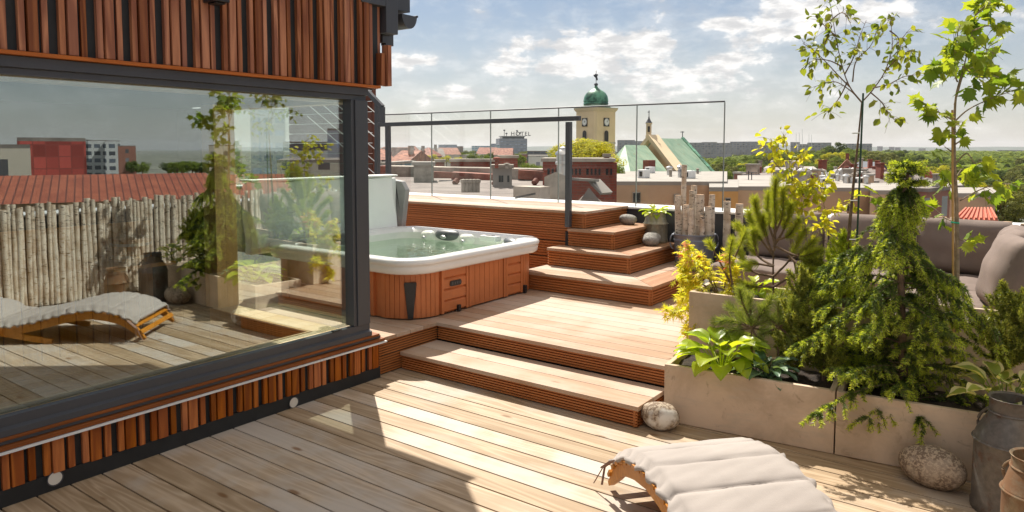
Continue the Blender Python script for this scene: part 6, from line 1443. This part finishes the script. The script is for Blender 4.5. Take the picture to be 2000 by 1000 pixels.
# ---- trees of the town ---------------------------------------------------------------------
def crown_mesh(seed, nclump, nleaf, leaf, squash=.8, col='tall'):
    rs = np.random.default_rng(seed); P = []; D = []
    c = rs.normal(size=(nclump, 3)); c = norm(c) * rs.uniform(.25, .78, (nclump, 1)) ** .6; c[:, 2] *= squash
    for i in range(nclump):
        r = rs.uniform(.20, .36); n = nleaf // nclump; d = norm(rs.normal(size=(n, 3))); P.append(c[i] + d * r * rs.uniform(.75, 1.05, (n, 1))); D.append(d)
    P = np.concatenate(P); D = np.concatenate(D); N = norm(np.cross(D, rs.normal(size=D.shape)))
    t = [(-.5, -.5, 0), (.5, -.4, .1), (.45, .5, 0), (-.4, .45, .1)]
    V, F = scatter(t, [(0, 1, 2, 3)], P, N, D, rs.uniform(leaf * .6, leaf * 1.3, len(P))); return V, F
PROTO = {}
def tree_proto(key, mat, seed, nclump, nleaf, leaf, squash=.85):
    V, F = crown_mesh(seed, nclump, nleaf, leaf, squash)
    me = bpy.data.meshes.new('crown'); me.vertices.add(len(V)); me.vertices.foreach_set('co', V.ravel()); me.loops.add(F.size); me.loops.foreach_set('vertex_index', F.ravel().astype(np.int32)); me.polygons.add(len(F)); me.polygons.foreach_set('loop_start', np.arange(len(F)) * 4); me.polygons.foreach_set('loop_total', np.full(len(F), 4)); me.update(calc_edges=True); me.materials.append(M[mat])
    tb_ = MB(); tb_.tube([(0, 0, -2.0), (0.02, 0, -1.0), (0, .03, -.3), (.03, 0, .35)], [.10, .075, .055, .02], 7)
    for a in (0.5, 2.6, 4.4): tb_.tube([(0, 0, -.7), (.3 * math.cos(a), .3 * math.sin(a), -.1), (.5 * math.cos(a), .5 * math.sin(a), .25)], [.045, .03, .01], 5)
    tm = bpy.data.meshes.new('trunk'); tm.from_pydata(tb_.v, [], tb_.f); tm.materials.append(M['bark']); PROTO[key] = (me, tm)
for i in range(3):
    tree_proto('g%d' % i, 'leaf_g', 40 + i, 26, 2600, .085); tree_proto('d%d' % i, 'leaf_d', 50 + i, 26, 2600, .085); tree_proto('o%d' % i, 'leaf_o', 60 + i, 24, 2400, .085); tree_proto('y%d' % i, 'leaf_y', 70 + i, 24, 2400, .085)
tree_proto('big', 'leaf_y', 91, 70, 15000, .040, .85); tree_proto('bigd', 'leaf_o', 92, 60, 12000, .045, .9); tree_proto('mid', 'leaf_g', 93, 50, 9000, .05, .85)
def town_tree(px, pyt, wpx, D, key, label, group=None, hr=.9, rot=None):
    c = far(px, pyt, D); r = wpx / 2 / FPX * D; rz_ = r * hr
    t = thing('tree', (c.x, c.y, c.z - rz_ * 2.4 - r * .4), label, 'tree', group)
    me, tm = PROTO[key]; o = bpy.data.objects.new('crown', me); COL.objects.link(o); o.parent = t; o.location = (0, 0, rz_ * 1.4 + r * .4); o.scale = (r, r, rz_); o.rotation_euler = (0, 0, rot if rot is not None else px * 1.7)
    k = bpy.data.objects.new('trunk', tm); COL.objects.link(k); k.parent = t; k.location = o.location; k.scale = (r, r, rz_ * 1.2)
town_tree(1143, 267, 158, 62, 'big', 'big yellow green tree in front of the church tower', hr=.52)
town_tree(1207, 318, 40, 40, 'mid', 'small green tree at the right end of the big brick wall', hr=1.3)
town_tree(1018, 300, 24, 90, 'g1', 'slim green tree below the hotel', hr=1.2)
town_tree(1035, 317, 55, 50, 'mid', 'bright green tree between the two brick chimney walls', hr=.6)
town_tree(1965, 366, 100, 46, 'bigd', 'olive green tree behind the right end of the sofa', hr=.9)
for px, py, w_, D in ((846, 301, 26, 130), (872, 302, 26, 130), (898, 304, 26, 120)): town_tree(px, py, w_, D, 'y%d' % (px % 3), 'yellow green tree in the row behind the brick chimneys', 'yellow trees behind the brick chimneys', hr=.7)
for px, py, w_, D in ((924, 297, 26, 200), (948, 299, 30, 190)): town_tree(px, py, w_, D, 'g%d' % (px % 3), 'round green tree left of the hotel foot', 'green trees left of the hotel', hr=.7)
rs = random.Random(77)
for k in range(60):
    px = rs.uniform(740, 1060); D = rs.uniform(260, 900); town_tree(px, 296.5 - (D - 260) / 640 * 4.5 + rs.uniform(-1, 2.5), rs.uniform(14, 28) * 300 / D + 6, D, rs.choice('dgo') + str(k % 3), 'small tree in the hazy suburb on the left', 'small trees in the far suburb', hr=.7)
HILL = [(1385, 318), (1410, 305), (1440, 300), (1470, 296), (1500, 297), (1540, 293), (1575, 290), (1600, 289), (1633, 275), (1655, 284), (1690, 286), (1720, 290), (1760, 294), (1800, 296), (1850, 300), (1900, 305), (1950, 306), (2010, 306)]
def skyline(px): return float(np.interp(px, [q[0] for q in HILL], [q[1] for q in HILL]))
for px, pt, w_, D, ky, lb in ((1633, 274, 46, 420, 'd1', 'tallest round dark tree on the skyline left of the birch trunk'), (1601, 288, 50, 400, 'g0', 'lower round green tree left of the tallest skyline tree'), (1668, 283, 60, 380, 'g2', 'broad green tree right of the tallest skyline tree'), (1720, 290, 70, 330, 'o1', 'broad olive tree right of the birch trunk on the skyline')): town_tree(px, pt, w_, D, ky, lb, hr=.75)
for k in range(250):
    u = rs.random(); px = rs.uniform(1385, 2020); D = 480 - 330 * u ** .8; top = skyline(px) + 44 * u ** 1.1 + rs.uniform(-2, 3)
    if px > 1840: top = skyline(px) + 52 * u ** 1.1 + rs.uniform(-2, 3)
    if 1490 < px < 1595 and top > 322: continue
    if 1630 < px < 1745 and top > 316 and D < 200: continue
    if 1745 < px < 1850 and top > 338: continue
    if px < 1490 and top > 330: continue
    key = rs.choice(['g', 'g', 'd', 'o', 'y' if u > .3 else 'g', 'o']); town_tree(px, top, rs.uniform(30, 52) * (.65 + .5 * u), D, key + str(k % 3), {'g': 'mid green tree on the wooded hillside right of the church', 'd': 'dark green tree on the wooded hillside right of the church', 'o': 'olive tree on the wooded hillside right of the church', 'y': 'yellowish tree on the wooded hillside right of the church'}[key], 'trees on the wooded hillside, ' + {'g': 'mid green', 'd': 'dark green', 'o': 'olive', 'y': 'yellowish'}[key], hr=rs.uniform(.7, 1.0))
for k in range(30):
    px = rs.uniform(1395, 2010); D = rs.uniform(900, 1500); town_tree(px, skyline(max(px, 1700)) - 5 + rs.uniform(0, 4) if px > 1700 else 296, rs.uniform(16, 26), D, 'd%d' % (k % 3), 'tree on the farthest wooded ridge at the right', 'trees on the farthest ridge', hr=.6)
# the far woods that read as one mass
def far_wood(name, label, n, az0, az1, d0, d1, zf, r0, mat, seed):
    rs_ = np.random.default_rng(seed); a = np.radians(rs_.uniform(az0, az1, n)); d = rs_.uniform(d0, d1, n); c = np.stack([d * np.sin(a), d * np.cos(a), zf(np.degrees(a), d)], 1); r = r0 * rs_.uniform(.6, 1.3, n) * (1 + d / d1)
    m_ = 26; dr = norm(rs_.normal(size=(n, m_, 3))); dr[..., 2] = np.abs(dr[..., 2]); P = (c[:, None] + dr * r[:, None, None] * np.array([1, 1, .8])).reshape(-1, 3); N = dr.reshape(-1, 3); T = norm(np.cross(N, rs_.normal(size=N.shape)))
    V, F = scatter([(-.5, -.5, 0), (.5, -.4, .1), (.45, .5, 0), (-.4, .45, .1)], [(0, 1, 2, 3)], P, T, N, np.repeat(r * .55, m_)); o = fast_mesh(name, V, F, M[mat]); tag(o, label, 'wood', kind='stuff')
far_wood('far_wood', 'dense far off woods covering the hillside at the right', 5200, -24, 14, 480, 2300, lambda a, d: GZ + 10 * np.interp(d, [330, 420, 560, 900, 1900, 2600], [0, .35, .8, 1, 1.05, .5]) * np.clip((a + 26) / 10, 0, 1) + 1, 4.5, 'leaf_g', 5)
far_wood('far_treeline', 'far off suburban tree cover under the left horizon', 2600, -64, -26, 500, 3500, lambda a, d: GZ + 1 + 0 * d, 6.0, 'leaf_d', 6)
# dish antenna and tv aerials on the roofs
for i, (px, py) in enumerate(((1462, 334), (1468, 338), (1330, 330), (1352, 332))):
    a = far(px, 356, 34); b = far(px, py, 34); t = thing('tv_aerial', tuple(a), ['tall thin aerial above the beige roofs, right of the glass railing', 'shorter aerial beside the tall one right of the railing', 'tv aerial in front of the green church roof', 'second tv aerial in front of the church roof'][i], 'aerial'); mb = MB(); mb.tube([a, b], .025, 5); c = a.lerp(b, .85); mb.bar(c + Vector((-.4, 0, 0)), c + Vector((.4, 0, 0)), .03)
    for q in range(5): mb.bar(c + Vector((-.35 + q * .17, -.25, 0)), c + Vector((-.35 + q * .17, .25, 0)), .02)
    mb.build('mast', M['anth'], t)
# ---- what the big window mirrors: the town behind the birch fence ----------------------------
def mbld(name, label, px0, px1, pyt, D, depth, wall, roof='flat', roofm=None, gable=0, cat='building', rz=0):
    a = mirrored(px0, pyt, D); b = mirrored(px1, pyt, D); W_ = (b - a).length; c = (a + b) / 2; ang = -math.atan2(c.x - 2 * GX, c.y) + rz
    t = thing(name, (c.x, c.y, GZ), label, cat, None, rz=ang); h = c.z - GZ; MB().box(-W_/2, W_/2, 0, depth, 0, h).build('wall', wall, t, local=True); o = .3; mb = MB()
    if roof == 'flat': mb.box(-W_/2, W_/2, 0, depth, h, h + .3)
    else: mb.add([(-W_/2-o, -o, h), (W_/2+o, -o, h), (W_/2+o, depth+o, h), (-W_/2-o, depth+o, h), (-W_/2-o, depth/2, h+gable), (W_/2+o, depth/2, h+gable)], [(0,1,5,4), (2,3,4,5), (0,4,3), (1,2,5), (0,3,2,1)])
    mb.build('roof', roofm or M['roofgrey'], t, local=True); return t
M['redclad'] = facade('red_cladding', (.27, .055, .045), (.21, .042, .036), .9, 1.0, (.06, .98), (.06, .98), rough=.8)
def ribbed():
    m, g, p, o = newmat('ribbed_red_roof'); X, Y, Z = g.xyz(g.n('ShaderNodeTexCoord').outputs['Object']); f = g.m('FRACT', g.m('MULTIPLY', X, 3.3)); n = g.noise(g.n('ShaderNodeTexCoord').outputs['Object'], 1.3, 5)
    c = g.mix(g.ramp(n, .3, .7), (.24, .06, .035), (.34, .10, .055)); c = g.mix(g.m('LESS_THAN', f, .2), c, (.12, .035, .025)); setc(g, p, c); p.inputs['Roughness'].default_value = .7; return m
M['rib_red'] = ribbed()
M['f_hi'] = facade('white_highrise_facade', (.62, .62, .62), (.06, .07, .09), 3.2, 3.0, (.2, .9), (.35, .9))
mbld('red_clad_building', 'big windowless red clad building mirrored in the window', 45, 158, 276, 60, 20, M['redclad'])
mbld('old_tenement', 'beige tenement left of the red clad building in the mirror image', -60, 48, 290, 52, 14, M['f_house'])
for i, (a, b, t_, D) in enumerate(((142, 172, 274, 300), (174, 206, 275, 300), (206, 232, 276, 290))): mbld('highrise', ['left white high rise mirrored in the window', 'middle white high rise mirrored in the window', 'right white high rise mirrored in the window'][i], a, b, t_, D, 20, M['f_hi'])
mbld('brown_highrise', 'dark red high rise mirrored right of the white ones', 232, 263, 286, 260, 20, M['f_brick'])
mbld('mirrored_tower', 'tall grey tower mirrored beside the interior post', 490, 555, 215, 170, 20, M['f_grey']); mbld('mirrored_tower', 'beige tower mirrored left of the interior post', 410, 470, 285, 220, 20, M['f_house'])
mbld('glass_office', 'office with white bands mirrored right of the grey tower', 555, 650, 280, 130, 25, facade('banded_office', (.6, .6, .6), (.05, .06, .08), 30, 3.4, (0, 1), (.3, .85)))
mbld('dark_office', 'dark block mirrored at the right edge of the pane', 640, 700, 255, 110, 20, M['f_grey']); mbld('grey_tenement', 'grey tenement row mirrored above the tub cover', 545, 720, 318, 75, 20, M['f_house'])
mbld('red_tile_roof', 'long red tiled roof mirrored above the birch fence', -40, 400, 393, 30, 9, M['beige'], 'g', M['rib_red'], .98)
mbld('low_red_roof', 'low red roof mirrored at the right behind the plants', 380, 560, 388, 34, 9, M['beige'], 'g', M['rib_red'], 1.0)
for k in range(26):
    px = rs.uniform(255, 560); D = rs.uniform(150, 400); c = mirrored(px, 312 + rs.uniform(-3, 4), D); r = 16 / FPX * D
    t = thing('tree', (c.x, c.y, c.z - r * 2.5), 'dark tree behind the red roof, seen only in the window reflection', 'tree', 'trees mirrored in the window'); me, tm = PROTO[rs.choice('dg') + str(k % 3)]
    o = bpy.data.objects.new('crown', me); COL.objects.link(o); o.parent = t; o.location = (0, 0, r * 1.6); o.scale = (r, r, r * .8)
    q = bpy.data.objects.new('trunk', tm); COL.objects.link(q); q.parent = t; q.location = o.location; q.scale = (r, r, r)
hb = MB().box(-14100, 14100, -14100, 14100, GZ - 1.6, 130); hm = bpy.data.materials.new('haze'); hm.use_nodes = True; hm.node_tree.nodes.clear()
vo_ = hm.node_tree.nodes.new('ShaderNodeVolumePrincipled'); vo_.inputs['Color'].default_value = (.93, .95, 1, 1); vo_.inputs['Density'].default_value = 6e-5; vo_.inputs['Anisotropy'].default_value = .2
mo_ = hm.node_tree.nodes.new('ShaderNodeOutputMaterial'); hm.node_tree.links.new(vo_.outputs[0], mo_.inputs['Volume'])
ho = hb.build('haze', hm); tag(ho, 'thin summer haze over the town', 'haze', kind='stuff')
fix_normals()
